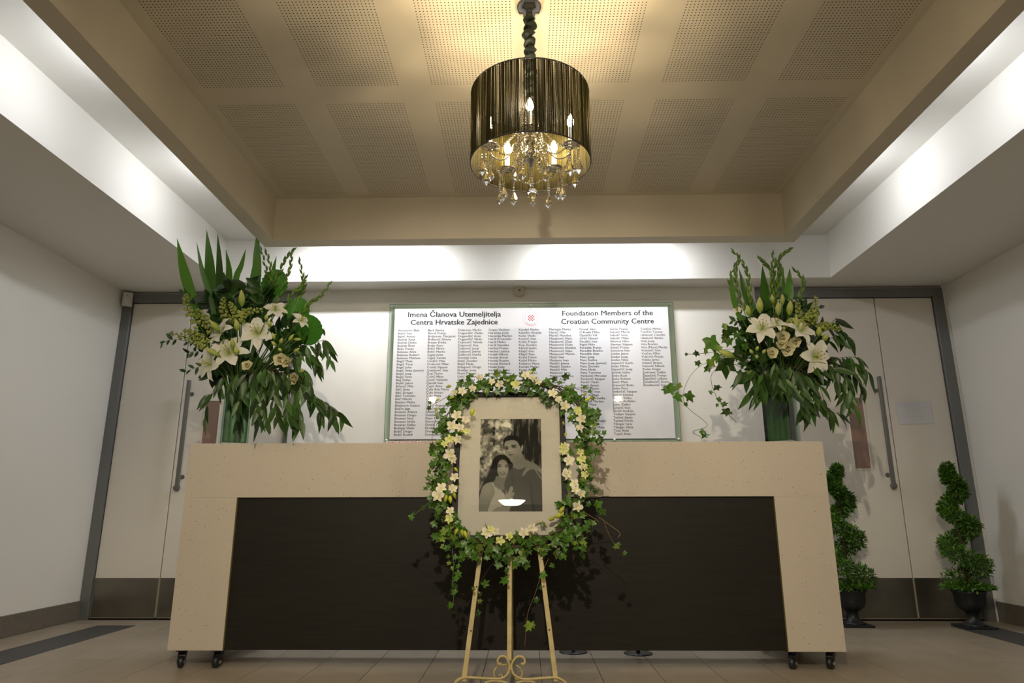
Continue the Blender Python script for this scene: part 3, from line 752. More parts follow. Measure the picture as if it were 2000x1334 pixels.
for kk in range(5):
    a = rad(-90+72*kk-1); ca, sa = math.cos(a), math.sin(a)
    def R_(r, z, da=0.0): return Vector((CHX+r*math.cos(a+da), CHY+r*math.sin(a+da), z))
    arm = [R_(0.018, 2.150), R_(0.030, 2.168), R_(0.052, 2.178), R_(0.070, 2.166), R_(0.074, 2.146), R_(0.062, 2.130), R_(0.050, 2.134)]
    m = MB(); m.tube(spline(arm, 5), 0.0030, 8)
    arm2 = [R_(0.072, 2.155), R_(0.080, 2.130), R_(0.100, 2.105), R_(0.128, 2.098), R_(0.152, 2.110), R_(0.162, 2.137)]
    m.tube(spline(arm2, 5), 0.0032, 8)
    m.build('arm', CHROME, ch, smooth=True)
    Tb = Matrix.Translation(R_(RB, 0))
    bo = MB(); nb = 24; V = []; F = []
    for i, (r_, z_) in enumerate([(0.006, ZBB-0.004), (0.012, ZBB), (0.026, ZBB+0.003), (0.036, ZBB+0.010), (0.0355, ZBB+0.012), (0.025, ZBB+0.006), (0.010, ZBB+0.004)]):
        for j in range(nb):
            an = 2*PI*j/nb; sc = 1+0.05*math.cos(an*8)*(1 if r_ > 0.02 else 0); V.append(Tb @ Vector((r_*sc*math.cos(an), r_*sc*math.sin(an), z_)))
    for i in range(6):
        for j in range(nb): F.append((i*nb+j, i*nb+(j+1) % nb, (i+1)*nb+(j+1) % nb, (i+1)*nb+j))
    bo.add(V, F); bo.build('drip_dish', CHROME, ch, smooth=True)
    MB().lathe([(0.010, ZBB+0.004), (0.0105, ZBB+0.012), (0.0095, ZBB+0.014), (0.0095, ZBB+0.082), (0.007, ZBB+0.085)], 16, Tb).build('candle_sleeve', WHITEP, ch, smooth=True)
    MB().lathe([(0.006, ZBB+0.085), (0.0125, ZBB+0.098), (0.0135, ZBB+0.108), (0.0105, ZBB+0.122), (0.005, ZBB+0.134), (0.0001, ZBB+0.142)], 12, Tb).build('bulb', BULB, ch, smooth=True)
    # swag from the top of the column to the dish
    t0 = R_(0.034, 2.340); t1 = R_(RB-0.03, ZBB+0.008)
    pts = []
    for i in range(13):
        t = i/12; p_ = t0.lerp(t1, t); rr = 0.034+(RB-0.064)*(t**2.2)
        z = 2.340+(ZBB+0.008-2.340)*t - 0.012*math.sin(PI*t); pts.append(R_(rr, z))
    strand(pts, 0.0064)
    # straight inner strands
    m = [R_(0.034, 2.335, 0.6), R_(0.042, 2.26, 0.62), R_(0.060, 2.165, 0.63)]; strand(spline(m, 6), 0.0062)
    # swag dish to dish
    b_ = rad(72); P0 = R_(RB-0.005, ZBB+0.002, 0.10); P1 = R_(RB-0.005, ZBB+0.002, b_-0.10); mid = R_(RB*0.80, ZBB-0.055, b_/2)
    strand(spline([P0, P0.lerp(mid, 0.5)+Vector((0, 0, -0.014)), mid, P1.lerp(mid, 0.5)+Vector((0, 0, -0.014)), P1], 4), 0.0046)
    for (dr, da, L, s) in ((0.030, 0.0, 0.058, 1.05), (0.008, 0.20, 0.105, 0.92), (0.008, -0.20, 0.082, 0.98)):
        q = R_(RB+dr*0.9, ZBB+0.004, da); strand([q, q+Vector((0, 0, -L))], 0.0060, DROP if s > 0.95 else DROPN, s)
    q = R_(0.060, 2.128, 0.63); strand([q, q+Vector((0, 0, -0.05))], 0.0046, DROPN, 0.8)
cb = Vector((CHX+0.006, CHY, 1.975)); m = MB(); m.add([cb+v*0.0215 for v in ICO2[0]], ICO2[1]); m.build('crystal_ball', CRYS, ch)
strand([(CHX, CHY, 2.078), (cb.x, cb.y, 1.998)], 0.0060)
inst('crystal_drop', DROP, Matrix.Translation((CHX+0.008, CHY, 1.958)) @ Matrix.Scale(0.75, 4), ch)
q = Vector((CHX-0.03, CHY-0.05, 2.10)); strand([q, q+Vector((0, 0, -0.04))], 0.005, DROP, 0.9)

# ================================================================== PLANT PIECES
def leaf_mesh(name, m, L=1.0, W=0.3, n=6, curl=0.15, fold=0.12, peak=0.42, sharp=1.0, tipcurl=0.0):
    mb = MB(); V = []; F = []
    for i in range(n+1):
        t = i/n
        wd = W*0.5*(math.sin(PI*(t**(math.log(0.5)/math.log(peak)))) ** sharp) if 0 < t < 1 else 0.004
        z = -curl*t*t + 0.0
        x_off = tipcurl*t*t
        V += [(-wd+x_off, t*L, z+fold*wd), (x_off, t*L, z), (wd+x_off, t*L, z+fold*wd)]
    for i in range(n):
        a = i*3; F += [(a, a+1, a+4, a+3), (a+1, a+2, a+5, a+4)]
    mb.add(V, F); me = mb.mesh(name); me.materials.append(m)
    me.polygons.foreach_set('use_smooth', [True]*len(me.polygons)); return me
def merge_meshes(name, m, items, parent, kind=None, vcol=None):
    mb = MB()
    for me, M, *c in items:
        if c: mb.cur = c[0]
        mb.add([M @ v.co for v in me.vertices], [tuple(p.vertices) for p in me.polygons])
    return mb.build(name, m, parent, smooth=True, kind=kind, vcol=bool(vcol))
EUC = [leaf_mesh('leaf', LEAFE, 1, 0.29, 6, c, 0.35, 0.40, 1.0, tc) for c, tc in ((0.15, 0.05), (-0.12, -0.10), (0.25, 0.12))]
OVAL = [leaf_mesh('leaf', LEAFD, 1, 0.50, 6, c, 0.3, 0.42, 0.85, tc) for c, tc in ((0.22, 0.03), (-0.15, -0.06), (0.1, 0.08))]
BIGL = [leaf_mesh('leaf', LEAFD, 1, 0.72, 7, 0.2, 0.25, 0.36, 0.8, 0.04)]
def ivy_mesh(asym=0.0, fold=0.12):
    pts = [(0, 1.0), (20, 0.62), (30, 0.56), (52, 0.86), (70, 0.52), (84, 0.48), (118, 0.66), (150, 0.42), (172, 0.22)]
    prof = pts + [(360-a, r) for a, r in pts[1:][::-1]]
    V = [(0, 0.28, 0.0)]; F = []
    for a, r in prof:
        x = r*math.sin(rad(a))*(1+asym*math.sin(rad(a))); y = 0.28+r*math.cos(rad(a))*0.72
        V.append((x*0.62, y, abs(x)*fold-0.10*(y-0.28)**2+0.04*math.sin(a)))
    k = len(prof)
    for i in range(k): F.append((0, 1+(i+1) % k, 1+i))
    mb = MB(); mb.add(V, F); me = mb.mesh('ivy_leaf'); me.materials.append(LEAFI); return me
IVY = [ivy_mesh(0.0, 0.12), ivy_mesh(0.15, -0.15), ivy_mesh(-0.12, 0.3), ivy_mesh(0.08, 0.2)]
IVY[3].materials.clear(); IVY[3].materials.append(LEAFY)
def petal_mesh(name, m, L, W, ph0, ph1, cols, n=7, nc=4, wave=0.02, cup=0.18, peak=0.5, sharp=0.75, tip=0.0):
    # grows from the origin; ph = angle from the flower axis (+Z), leaning towards +Y
    mb = MB(); V = []; F = []; CC = []; y = z = 0.0
    for i in range(n+1):
        t = i/n; ph = rad(ph0+(ph1-ph0)*t)
        if i: y += math.sin(ph)*L/n; z += math.cos(ph)*L/n
        wd = W*0.5*(math.sin(PI*min(0.995, max(0.03, t**(math.log(0.5)/math.log(peak)))))**sharp)
        if i == n: wd = W*tip+0.002*L
        for j in range(nc+1):
            s_ = j/nc*2-1
            bend = -cup*wd*(s_*s_-0.5)
            px = s_*wd; ny = -math.cos(ph); nz = math.sin(ph)
            wv = wave*L*math.sin(t*17+j*2.1)*abs(s_)
            V.append((px, y+ny*(-bend+wv)*1.0, z+nz*(-bend+wv)))
            c0, c1, cm = cols
            k = min(1, t/0.45); base = [c0[q]*(1-k)+c1[q]*k for q in range(3)]
            mid = max(0, 1-abs(s_)*3.0)*(1-t)*0.6
            CC.append(tuple(base[q]*(1-mid)+cm[q]*mid for q in range(3)))
    for i in range(n):
        for j in range(nc):
            a = i*(nc+1)+j; F.append((a, a+1, a+nc+2, a+nc+1))
    mb.add(V, F, CC); me = mb.mesh(name); me.materials.append(m)
    at_ = me.color_attributes.new('Col', 'FLOAT_COLOR', 'POINT'); at_.data.foreach_set('color', [x for c in mb.c for x in (*c, 1)])
    me.polygons.foreach_set('use_smooth', [True]*len(me.polygons)); return me
WHITE = (0.80, 0.78, 0.68); LYG = (0.46, 0.52, 0.12); LMID = (0.50, 0.58, 0.22)
LP_OUT = petal_mesh('petal', LILYM, 1, 0.42, 30, 128, (LYG, WHITE, LMID), peak=0.48)
LP_IN = petal_mesh('petal', LILYM, 1, 0.58, 24, 116, (LYG, WHITE, LMID), wave=0.035, peak=0.50)
LP_SH = petal_mesh('petal', LILYM, 1, 0.46, 14, 62, (LYG, WHITE, LMID), wave=0.03)
def spindle(name, m, L, R, n=8, cols=None, peak=0.42, base=0.25):
    mb = MB(); k = 7; CC = []
    pr = []
    for i in range(k+1):
        t = i/k; r = R*(math.sin(PI*(t**(math.log(0.5)/math.log(peak)))) ** 0.8) if 0 < t < 1 else R*0.06
        if i == 0: r = R*base
        pr.append((r, t*L))
    V = []; F = []
    for i, (r, z) in enumerate(pr):
        for j in range(n):
            a = 2*PI*j/n; rr = r*(1+0.10*math.cos(3*a)); V.append((rr*math.cos(a), z, rr*math.sin(a)))
            if cols:
                t = i/k; c = [cols[0][q]*(1-t)+cols[1][q]*t for q in range(3)]; CC.append(tuple(c))
    for i in range(k):
        for j in range(n): F.append((i*n+(j+1) % n, i*n+j, (i+1)*n+j, (i+1)*n+(j+1) % n))
    mb.add(V, F, CC if cols else None); me = mb.mesh(name); me.materials.append(m)
    if cols:
        a_ = me.color_attributes.new('Col', 'FLOAT_COLOR', 'POINT'); a_.data.foreach_set('color', [x for c in mb.c for x in (*c, 1)])
    me.polygons.foreach_set('use_smooth', [True]*len(me.polygons)); return me
LBUD = spindle('bud', BUDM, 1, 0.17, cols=((0.22, 0.34, 0.04), (0.55, 0.55, 0.14)))
GBUD = spindle('bud', GLADM, 1, 0.125, 6, peak=0.35)
OBUD = spindle('bud', ORCHB, 1, 0.26, 6)
def floret_mesh():
    mb = MB(); rr = random.Random(5); V = []; 
    v, f = ICO
    for (cx, cy, cz, r) in ((0, 0.25, 0, 0.34), (0.24, 0.62, 0.1, 0.30), (-0.22, 0.60, 0.08, 0.30), (0, 0.62, -0.22, 0.26)):
        mb.add([Vector((cx, cy, cz))+Vector((q.x, q.y*0.8, q.z))*r for q in v], f)
    me = mb.mesh('floret'); me.materials.append(SNAPM); me.polygons.foreach_set('use_smooth', [True]*len(me.polygons)); return me
FLOR = floret_mesh()
RP = petal_mesh('petal', ROSEM, 1, 0.95, 35, 60, (WHITE, WHITE, WHITE), n=4, nc=4, wave=0.06, cup=0.5, peak=0.6, sharp=0.5, tip=0.15)
RP2 = petal_mesh('petal', ROSEM, 1, 0.9, 10, 22, (WHITE, WHITE, WHITE), n=4, nc=4, wave=0.06, cup=0.8, peak=0.6, sharp=0.5, tip=0.15)
ORD = ['leftmost', 'second from the left', 'third from the left', 'fourth from the left', 'fifth from the left', 'sixth from the left', 'seventh from the left', 'eighth from the left', 'ninth from the left', 'tenth from the left', 'eleventh from the left', 'twelfth from the left', 'thirteenth from the left', 'fourteenth from the left', 'fifteenth from the left', 'sixteenth from the left']
REG = []       # (side, kind words, x, object) -> labels are written at the end, in order from the left
class Bouquet:
    def __init__(s, side, conv, mouth, mpz):
        s.side, s.conv, s.mouth, s.k = side, conv, Vector(mouth), mpz      # mpz: metres per zoom unit
    def P(s, zx, zy, dy=0.0):
        u, v = s.conv(zx, zy); return at(u, v, s.mouth.y+dy)
    def T(s, name, words, cat, zx, group):
        t = thing(name, '', cat, s.mouth, '%s in the %s vase' % (group, s.side)); REG.append((s.side, words, zx, t, name)); return t
    def stem(s, t, tip, r=0.0025, m=None, start=None, bend=None, n=7):
        a = start or s.mouth + Vector((random.uniform(-.03, .03), random.uniform(-.03, .03), -0.06))
        tip = Vector(tip); mid = a.lerp(tip, 0.5)+(bend if bend else Vector((0, 0, 0.05)))
        P = [a*(1-q)**2+mid*2*q*(1-q)+tip*q*q for q in [i/n for i in range(n+1)]]
        MB().tube(P, r, 5).build('stem', m or STEMG, t, smooth=True); return P
    def sword(s, b, tp, wz, dy=0.0, bend=(0, 0), light=1.0):
        t = s.T('sword_leaf', 'tall pointed sword leaf', 'leaf', tp[0], 'tall sword leaves')
        A = s.P(*b, dy); B = s.P(*tp, dy-0.03); w_ = wz*s.k*0.5
        root = s.mouth+Vector(((A.x-s.mouth.x)*0.25, 0.02, -0.05))
        mid = A.lerp(B, 0.5)+Vector((bend[0], 0, bend[1])); P = spline([root, root.lerp(A, 0.6), A, mid, B], 5)
        k = len(P); V = []; F = []; q0 = random.uniform(-0.25, 0.25)
        for i, p in enumerate(P):
            t_ = i/(k-1); d = (P[min(i+1, k-1)]-P[max(i-1, 0)]).normalized(); sd = d.cross(Vector((q0, -1, 0.1))).normalized(); nn = sd.cross(d)
            ww = w_*(0.25+0.75*min(1, (t_/0.5)))*(1-max(0, (t_-0.62)/0.38)**1.5) if i < k-1 else 0.0006
            for x_, dz in ((-1, 0.10), (-0.5, 0.02), (0, 0.06), (0.5, 0.02), (1, 0.10)): V.append(p+sd*x_*ww+nn*dz*ww*1.3)
        for i in range(k-1):
            for j in range(4): a = i*5+j; F.append((a, a+1, a+6, a+5))
        mb = MB(); mb.add(V, F); mb.build('blade', LEAFS, t, smooth=True)
    def fan(s, c, rz, nrm, dy=0.05):
        t = s.T('pleated_leaf', 'round pleated green leaf', 'leaf', c[0], 'round pleated leaves')
        cc = s.P(*c, dy); R = rz*s.k; d = (cc-s.mouth).normalized(); M = frame_mat(cc, d+Vector((0, 0, .2)), nrm)
        mb = MB(); V = [Vector((0, -R*0.8, 0.0))]; n = 40; F = []
        for i in range(n+1):
            a = rad(-160+320*i/n); V.append(Vector((R*math.sin(a), R*math.cos(a)*1.0, (0.07*R if i % 2 else -0.05*R)-0.25*R*(1-math.cos(a)*0.5))))
        for i in range(n): F.append((0, i+2, i+1))
        mb.add([M @ v for v in V], F); mb.build('blade', LEAFP, t); s.stem(t, M @ V[0], 0.003)
    def glad(s, pts, dy=0.0, n=13):
        t = s.T('gladiolus_stem', 'slender green gladiolus spike in bud', 'flower', pts[-1][0], 'gladiolus spikes')
        Q = [s.P(*p, dy-0.02*i) for i, p in enumerate(pts)]; P = spline([s.mouth+Vector((0, 0, -.05))]+Q, 8)
        MB().tube(P, [0.0032-0.002*i/len(P) for i in range(len(P))], 5).build('stem', GLADM, t, smooth=True)
        P = spline(Q, 12); k = len(P)
        for i in range(n):
            q = i/(n-1); idx = min(k-2, int(q*(k-1))); p = P[idx]; d = (P[idx+1]-P[idx]).normalized()
            sd = d.cross(Vector((0, 1, 0))).normalized()*(1 if i % 2 else -1); L = (0.062-0.026*q)
            dd = (d+sd*(0.27 if q < 0.95 else 0)+rv(0.06)); inst('bud', GBUD, frame_mat(p-d*0.008, dd, (0, -1, 0), (L*1.35, L, L*1.35)), t)
    def snap(s, pts, dy=0.0, n=30, sz=0.028, rr=0.024):
        t = s.T('snapdragon_stem', 'lime green snapdragon spike', 'flower', pts[-1][0], 'lime snapdragon spikes')
        Q = [s.P(*p, dy) for p in pts]; P = spline([s.mouth]+Q, 8); MB().tube(P, 0.0025, 5).build('stem', STEMG, t, smooth=True)
        P = spline(Q, 14); k = len(P)
        for i in range(n):
            q = i/(n-1); idx = min(k-2, int(q*(k-1))); p = P[idx]; d = (P[idx+1]-P[idx]).normalized(); a = i*2.4
            o = d.orthogonal().normalized(); o = Matrix.Rotation(a, 3, d) @ o; sc = sz*(1.15-0.65*q)
            inst('floret', FLOR, frame_mat(p+o*rr*(1-0.7*q)*0.4, o+d*0.5, d, sc), t)
    def lily(s, c, rz, axis, dy=-0.1, shut=False, roll=0.0):
        t = s.T('lily', 'open white lily bloom' if not shut else 'half open white lily bloom', 'flower', c[0], 'open white lilies')
        cc = s.P(*c, dy); R = rz*s.k*1.12; ax = Vector(axis).normalized()
        o = ax.orthogonal().normalized(); y = Matrix.Rotation(roll, 3, ax) @ o
        base = cc-ax*R*0.35
        for k_ in range(6):
            a = rad(60*k_+random.uniform(-5, 5)); yy = Matrix.Rotation(a, 3, ax) @ y; xx = yy.cross(ax)
            M = Matrix.Translation(base) @ Matrix((xx, yy, ax)).transposed().to_4x4() @ Matrix.Scale(R*random.uniform(1.08, 1.22), 4)
            inst('petal', LP_SH if shut else (LP_IN if k_ % 2 else LP_OUT), M, t)
        m = MB(); an = MB()
        for k_ in range(6):
            a = rad(60*k_+20); q = Matrix.Rotation(a, 3, ax) @ y; e = base+ax*R*0.72+q*R*0.22
            m.tube([base+ax*0.01, base+ax*R*0.4+q*R*0.07, e], 0.0012, 4)
            tt = q.cross(ax); an.tube([e-tt*0.006, e+tt*0.006], [0.0015, 0.001], 5)
        m.tube([base, base+ax*R*0.8], [0.002, 0.0028], 5)
        m.build('filament', FILM, t, kind='stuff'); an.build('anther', ANTH, t, kind='stuff')
        s.stem(t, base, 0.0035)
    def bud(s, b, tp, wz, dy=-0.1, kind='lily_bud', words='pale green lily bud'):
        t = s.T(kind, words, 'flower bud', (b[0]+tp[0])/2, 'closed lily buds')
        A = s.P(*b, dy); B = s.P(*tp, dy-0.02); L = (B-A).length; w_ = wz*s.k/(0.34)
        inst('bud', LBUD, frame_mat(A, B-A, (0, -1, 0), (w_, L, w_)), t); s.stem(t, A, 0.003)
    def rose(s, c, rz, axis=(0, -1, .1), dy=-0.25):
        t = s.T('lisianthus', 'ruffled cream lisianthus bloom', 'flower', c[0], 'cream lisianthus blooms')
        cc = s.P(*c, dy); R = rz*s.k; ax = (Vector(axis)+rv(.2)).normalized(); y0 = ax.orthogonal().normalized()
        for k_ in range(16):
            a = k_*2.4+0.3; yy = Matrix.Rotation(a, 3, ax) @ y0; xx = yy.cross(ax); inner = k_ > 6
            M = Matrix.Translation(cc-ax*R*0.6) @ Matrix((xx, yy, ax)).transposed().to_4x4() @ Matrix.Scale(R*(1.3-0.04*k_ if not inner else 1.25-0.045*k_), 4)
            inst('petal', RP2 if inner else RP, M, t)
        s.stem(t, cc-ax*R*0.6, 0.002)
    def branch(s, pts, dy=-0.15, n=12, Lz=70, words='drooping eucalyptus branch', name='eucalyptus_branch', meshes=None, hang=0.75, group='drooping eucalyptus branches', sm=None, spread=0.9, st=0.0, Ws=1.0, dz=0.0):
        t = s.T(name, words, 'foliage', pts[-1][0], group)
        Q = [s.P(*p, dy-dz*i) for i, p in enumerate(pts)]; P = spline([s.mouth]+Q, 8)
        MB().tube(P, 0.0014, 4).build('stem', sm or STEMB, t, smooth=True)
        P = spline(Q, 10); k = len(P)
        for i in range(n):
            q = st+(1-st)*(i+0.5)/n; idx = min(k-2, int(q*(k-1))); p = P[idx].lerp(P[idx+1], random.random()); d = (P[idx+1]-P[idx]).normalized()
            sd = d.cross(Vector((0, 1, 0))).normalized()*(1 if i % 2 else -1)
            dd = d*0.5+sd*spread*random.uniform(0.4, 1)+Vector((0, random.uniform(-.5, .3), -hang))+rv(0.2)
            L = Lz*s.k*random.uniform(0.75, 1.2)
            inst('leaf', random.choice(meshes or EUC), frame_mat(p, dd, Vector((random.uniform(-.7, .7), -1, random.uniform(-.3, .7))), (L*Ws, L, L)), t)
    def trail(s, pts, leaves, dy=-0.12, words='trailing ivy stem', szs=42):
        t = s.T('ivy_trail', words, 'foliage', pts[-1][0], 'trailing ivy stems')
        Q = [s.P(*p, dy) for p in pts]; P = spline([s.mouth]+Q, 8); MB().tube(P, 0.0015, 4).build('stem', STEMB, t, smooth=True)
        for (zx, zy, *r) in leaves:
            L = (r[0] if r else szs)*s.k*1.25; p = s.P(zx, zy, dy-0.01)
            d = Vector((random.uniform(-.7, .7), random.uniform(-.3, .2), random.uniform(-1, .1)))
            inst('leaf', random.choice(IVY), frame_mat(p-d.normalized()*L*0.4, d, Vector((random.uniform(-.5, .5), -1, random.uniform(-.2, .5))), L), t)

def vase(side, x, y, ang, s_=0.155, h_=0.34):
    t = thing('glass_vase', 'square clear glass vase packed with green stems on the %s end of the counter' % side, 'vase', (x, y, cz1), 'square glass vases on the counter')
    M = Matrix.Translation((x, y, cz1)) @ Matrix.Rotation(ang, 4, 'Z'); a = s_/2
    m = MB(); m.cbox(-a, a, -a, a, 0.0, 0.020, 0.002, M); m.build('glass_base', GLASSV, t)
    for sd, (x0, x1, y0, y1) in enumerate(((-a, a, -a, -a+0.005), (-a, a, a-0.005, a), (-a, -a+0.005, -a+0.005, a-0.005), (a-0.005, a, -a+0.005, a-0.005))):
        MB().box(x0, x1, y0, y1, 0.020, h_, M).build('glass_side', GLASSV, t)
    rr = random.Random(int(x*10))
    b = a-0.014
    for sd in range(4):
        R = M @ Matrix.Rotation(sd*PI/2, 4, 'Z')
        for k_ in range(4):
            x0 = -b+2*b*k_/4; x1 = x0+2*b/4+0.004; m = MB(); V = []; F = []
            for i in range(7):
                z = 0.024+i/6*(h_-0.03); o = rr.uniform(-.003, .003)
                for j, q in enumerate((0, 0.5, 1)): V.append(R @ Vector((x0+(x1-x0)*q, -b-0.003*(j == 1)+o*0.6, z)))
            for i in range(6):
                for j in range(2): c = i*3+j; F.append((c, c+1, c+4, c+3))
            m.add(V, F); m.build('leaf_strip', LEAFS if (k_+sd) % 2 else LEAFD, t, smooth=True)
    for k_ in range(9):
        px, py = rr.uniform(-.05, .05), rr.uniform(-.05, .05)
        MB().tube([M @ Vector((px, py, 0.024)), M @ Vector((px*.6, py*.6, h_+0.02))], 0.0045, 6).build('cut_stem', STEMG, t, smooth=True)
    return t
VL = (-1.753, 4.06); VR = (1.530, 4.06)
vase('left', *VL, rad(22)); vase('right', *VR, rad(-40))

# ------------------------------------------------------------------ left arrangement
Lz = lambda x, y: (280+x/2.964, 430+y/2.964)
B = Bouquet('left', Lz, (VL[0], VL[1], 1.53), 4.0/1319.4/2.964)
F3 = (0, -1, 0.1)
for b, tp, w_, dy, be in [((275, 420), (195, 105), 74, 0.05, (-.006, 0)), ((390, 450), (308, 125), 34, 0.0, (-.01, 0)), ((395, 430), (366, 55), 78, 0.10, (.004, 0)),
        ((445, 430), (430, 75), 54, 0.02, (.004, 0)), ((495, 410), (478, 170), 52, 0.08, (.012, 0)), ((535, 360), (594, 165), 44, 0.05, (.004, 0)), ((650, 300), (666, 35), 46, 0.10, (.0, 0)),
        ((640, 420), (668, 120), 78, 0.0, (.006, 0)), ((745, 330), (770, 208), 28, 0.06, (0, 0))]:
    B.sword(b, tp, w_, dy, be)
for c, r, nr, dy in [((745, 365), 98, (-.2, -1, .25), 0.0), ((945, 635), 92, (.35, -1, .2), -.12), ((880, 520), 86, (.1, -1, .5), -.05)]: B.fan(c, r, nr, dy)
for pts in [[(700, 500), (785, 310), (825, 220), (874, 168)], [(760, 520), (812, 370), (848, 280), (858, 192)], [(745, 480), (730, 380), (712, 290), (679, 160)], [(800, 580), (850, 440), (905, 390), (945, 328)],
            [(890, 460), (925, 400), (922, 330), (903, 226)], [(890, 590), (950, 490), (1020, 445), (1085, 360)], [(730, 500), (748, 380), (735, 270), (708, 176)]]:
    B.glad(pts, random.uniform(-.08, 0.05))
for pts in [[(330, 620), (270, 540), (245, 470), (252, 430)], [(400, 640), (350, 560), (310, 520)], [(500, 600), (462, 520), (464, 450)], [(560, 600), (530, 530), (500, 480)], [(360, 730), (280, 690), (150, 650)], [(370, 720), (300, 660), (235, 640)], [(560, 560), (600, 530), (690, 520)]]:
    B.snap(pts, random.uniform(-.22, -.14))
for c, r, ax, ro in [((432, 640), 90, (-.55, -.75, .35), .3), ((655, 640), 98, (.1, -1, .3), .9), ((490, 752), 105, (.05, -.9, .35), .2), ((368, 830), 100, (-.6, -.8, -.05), 1.2), ((765, 510), 62, (.2, -.8, .5), .1), ((915, 575), 56, (.7, -.5, .5), .5)]:
    B.lily(c, r, ax, -0.22, roll=ro)
for b, tp, w_ in [((570, 500), (568, 402), 36), ((545, 640), (536, 575), 34), ((440, 640), (385, 582), 34), ((545, 780), (530, 735), 32), ((440, 785), (360, 742), 34), ((520, 740), (512, 680), 28), ((735, 620), (722, 575), 24), ((710, 580), (712, 545), 22)]:
    B.bud(b, tp, w_, -0.24)
for c, r in [((790, 805), 42), ((830, 820), 34), ((866, 918), 40), ((600, 840), 34)]: B.rose(c, r)
for b, tp in [((790, 715), (805, 680)), ((770, 730), (740, 700)), ((870, 765), (905, 740)), ((800, 760), (780, 740)), ((900, 880), (935, 865)), ((840, 700), (870, 660)), ((870, 690), (915, 690)), ((760, 690), (745, 650))]:
    B.bud(b, tp, 20, -0.25, 'lisianthus_bud', 'small yellow-green lisianthus bud')
for pts, n, dy in [
    ([(560, 880), (520, 930), (500, 985)], 7, -.10), ([(600, 880), (575, 960), (570, 1020), (540, 1070)], 9, -.16), ([(640, 870), (650, 960), (665, 1090), (675, 1210)], 12, -.18),
    ([(680, 860), (700, 960), (690, 1090), (720, 1230)], 13, -.15), ([(700, 840), (750, 930), (760, 1050), (790, 1170)], 13, -.18), ([(740, 860), (820, 960), (840, 1090), (850, 1250)], 13, -.14),
    ([(780, 880), (870, 1000), (900, 1110), (910, 1240)], 12, -.12), ([(800, 870), (930, 960), (1000, 1040), (1040, 1200)], 12, -.10), ([(820, 880), (950, 1010), (1060, 1060), (1120, 1180)], 11, -.12),
    ([(880, 920), (980, 1010), (1080, 1080), (1160, 1130)], 8, -.08), ([(850, 760), (980, 720), (1060, 700), (1090, 830)], 11, -.06), ([(850, 800), (960, 780), (1010, 800), (1010, 850)], 9, -.1),
    ([(830, 830), (920, 860), (965, 920), (960, 980)], 8, -.12), ([(500, 880), (420, 960), (375, 1060), (360, 1150)], 5, .08), ([(480, 880), (420, 990), (345, 1020)], 4, .06)]:
    B.branch([(x, min(y, 1170)) for x, y in pts], dy-.13, int(n*1.15), 108, hang=1.05, spread=.65)
for pts, n in [([(420, 780), (300, 720), (180, 690), (100, 715)], 12), ([(400, 780), (310, 760), (250, 770)], 8), ([(420, 830), (320, 850), (240, 880)], 7), ([(300, 500), (260, 440), (225, 425)], 7), ([(880, 700), (960, 640), (1050, 630)], 7)]:
    B.branch(pts, -.08, n, 44, 'leafy dark green sprig', 'leafy_sprig', OVAL, 0.3, 'leafy green sprigs', STEMG, Ws=.9)
for pts, n in [([(520, 620), (440, 520), (350, 440)], 22), ([(560, 600), (530, 470), (480, 380)], 22), ([(620, 600), (620, 470), (590, 370)], 22), ([(680, 600), (700, 480), (680, 400)], 22),
               ([(540, 700), (440, 660), (330, 640)], 20), ([(560, 800), (460, 820), (400, 900)], 24), ([(640, 760), (640, 830), (600, 930)], 24), ([(700, 700), (800, 640), (870, 600)], 22),
               ([(720, 780), (830, 740), (940, 720)], 24), ([(700, 820), (800, 880), (900, 960)], 22), ([(600, 700), (560, 760), (520, 860)], 22), ([(640, 860), (680, 940), (740, 1020)], 22), ([(620, 560), (560, 540), (500, 560)], 20)]:
    B.branch(pts, random.uniform(-.08, .06), n, 100, 'dark leafy filler stem', 'foliage_stem', OVAL, 0.15, 'leafy filler stems', STEMG, dz=0.02)
# ------------------------------------------------------------------ right arrangement
Rz = lambda x, y: (1280+x/3.2545, 470+y/3.2545)
B = Bouquet('right', Rz, (VR[0], VR[1], 1.53), 4.0/1319.4/3.2545)
for b, tp, w_, dy, be in [((700, 420), (680, 158), 68, 0.03, (.0, 0)), ((838, 400), (854, 175), 68, 0.06, (.004, 0)), ((812, 340), (813, 168), 26, 0.12, (.0, 0)), ((640, 490), (532, 180), 62, -0.02, (-.012, 0)), ((510, 420), (482, 190), 40, -0.04, (-.008, 0)), ((620, 480), (575, 400), 40, -.06, (0, 0))]:
    B.sword(b, tp, w_, dy, be)
for pts in [[(540, 460), (500, 360), (472, 250), (516, 138)], [(600, 400), (592, 250), (560, 150), (490, 60)], [(740, 430), (738, 300), (742, 190), (747, 75)], [(745, 300), (755, 170), (800, 95), (860, 54)], [(735, 330), (738, 200), (700, 150), (660, 108)],
            [(765, 430), (775, 300), (785, 210), (785, 130)], [(890, 470), (925, 330), (938, 250), (880, 180)], [(560, 440), (515, 290), (510, 200), (535, 105)], [(770, 440), (760, 320), (790, 230), (800, 170)]]:
    B.glad(pts, random.uniform(-.06, 0.05))
for b, tp, w_ in [((665, 460), (662, 358), 44), ((782, 475), (780, 388), 38), ((850, 475), (860, 378), 42), ((893, 580), (896, 472), 38), ((808, 410), (808, 338), 28), ((748, 400), (742, 342), 26), ((500, 740), (405, 700), 44), ((1038, 610), (1042, 545), 38), ((1065, 640), (1095, 588), 34), ((595, 480), (585, 410), 36)]:
    B.bud(b, tp, w_, -0.24)
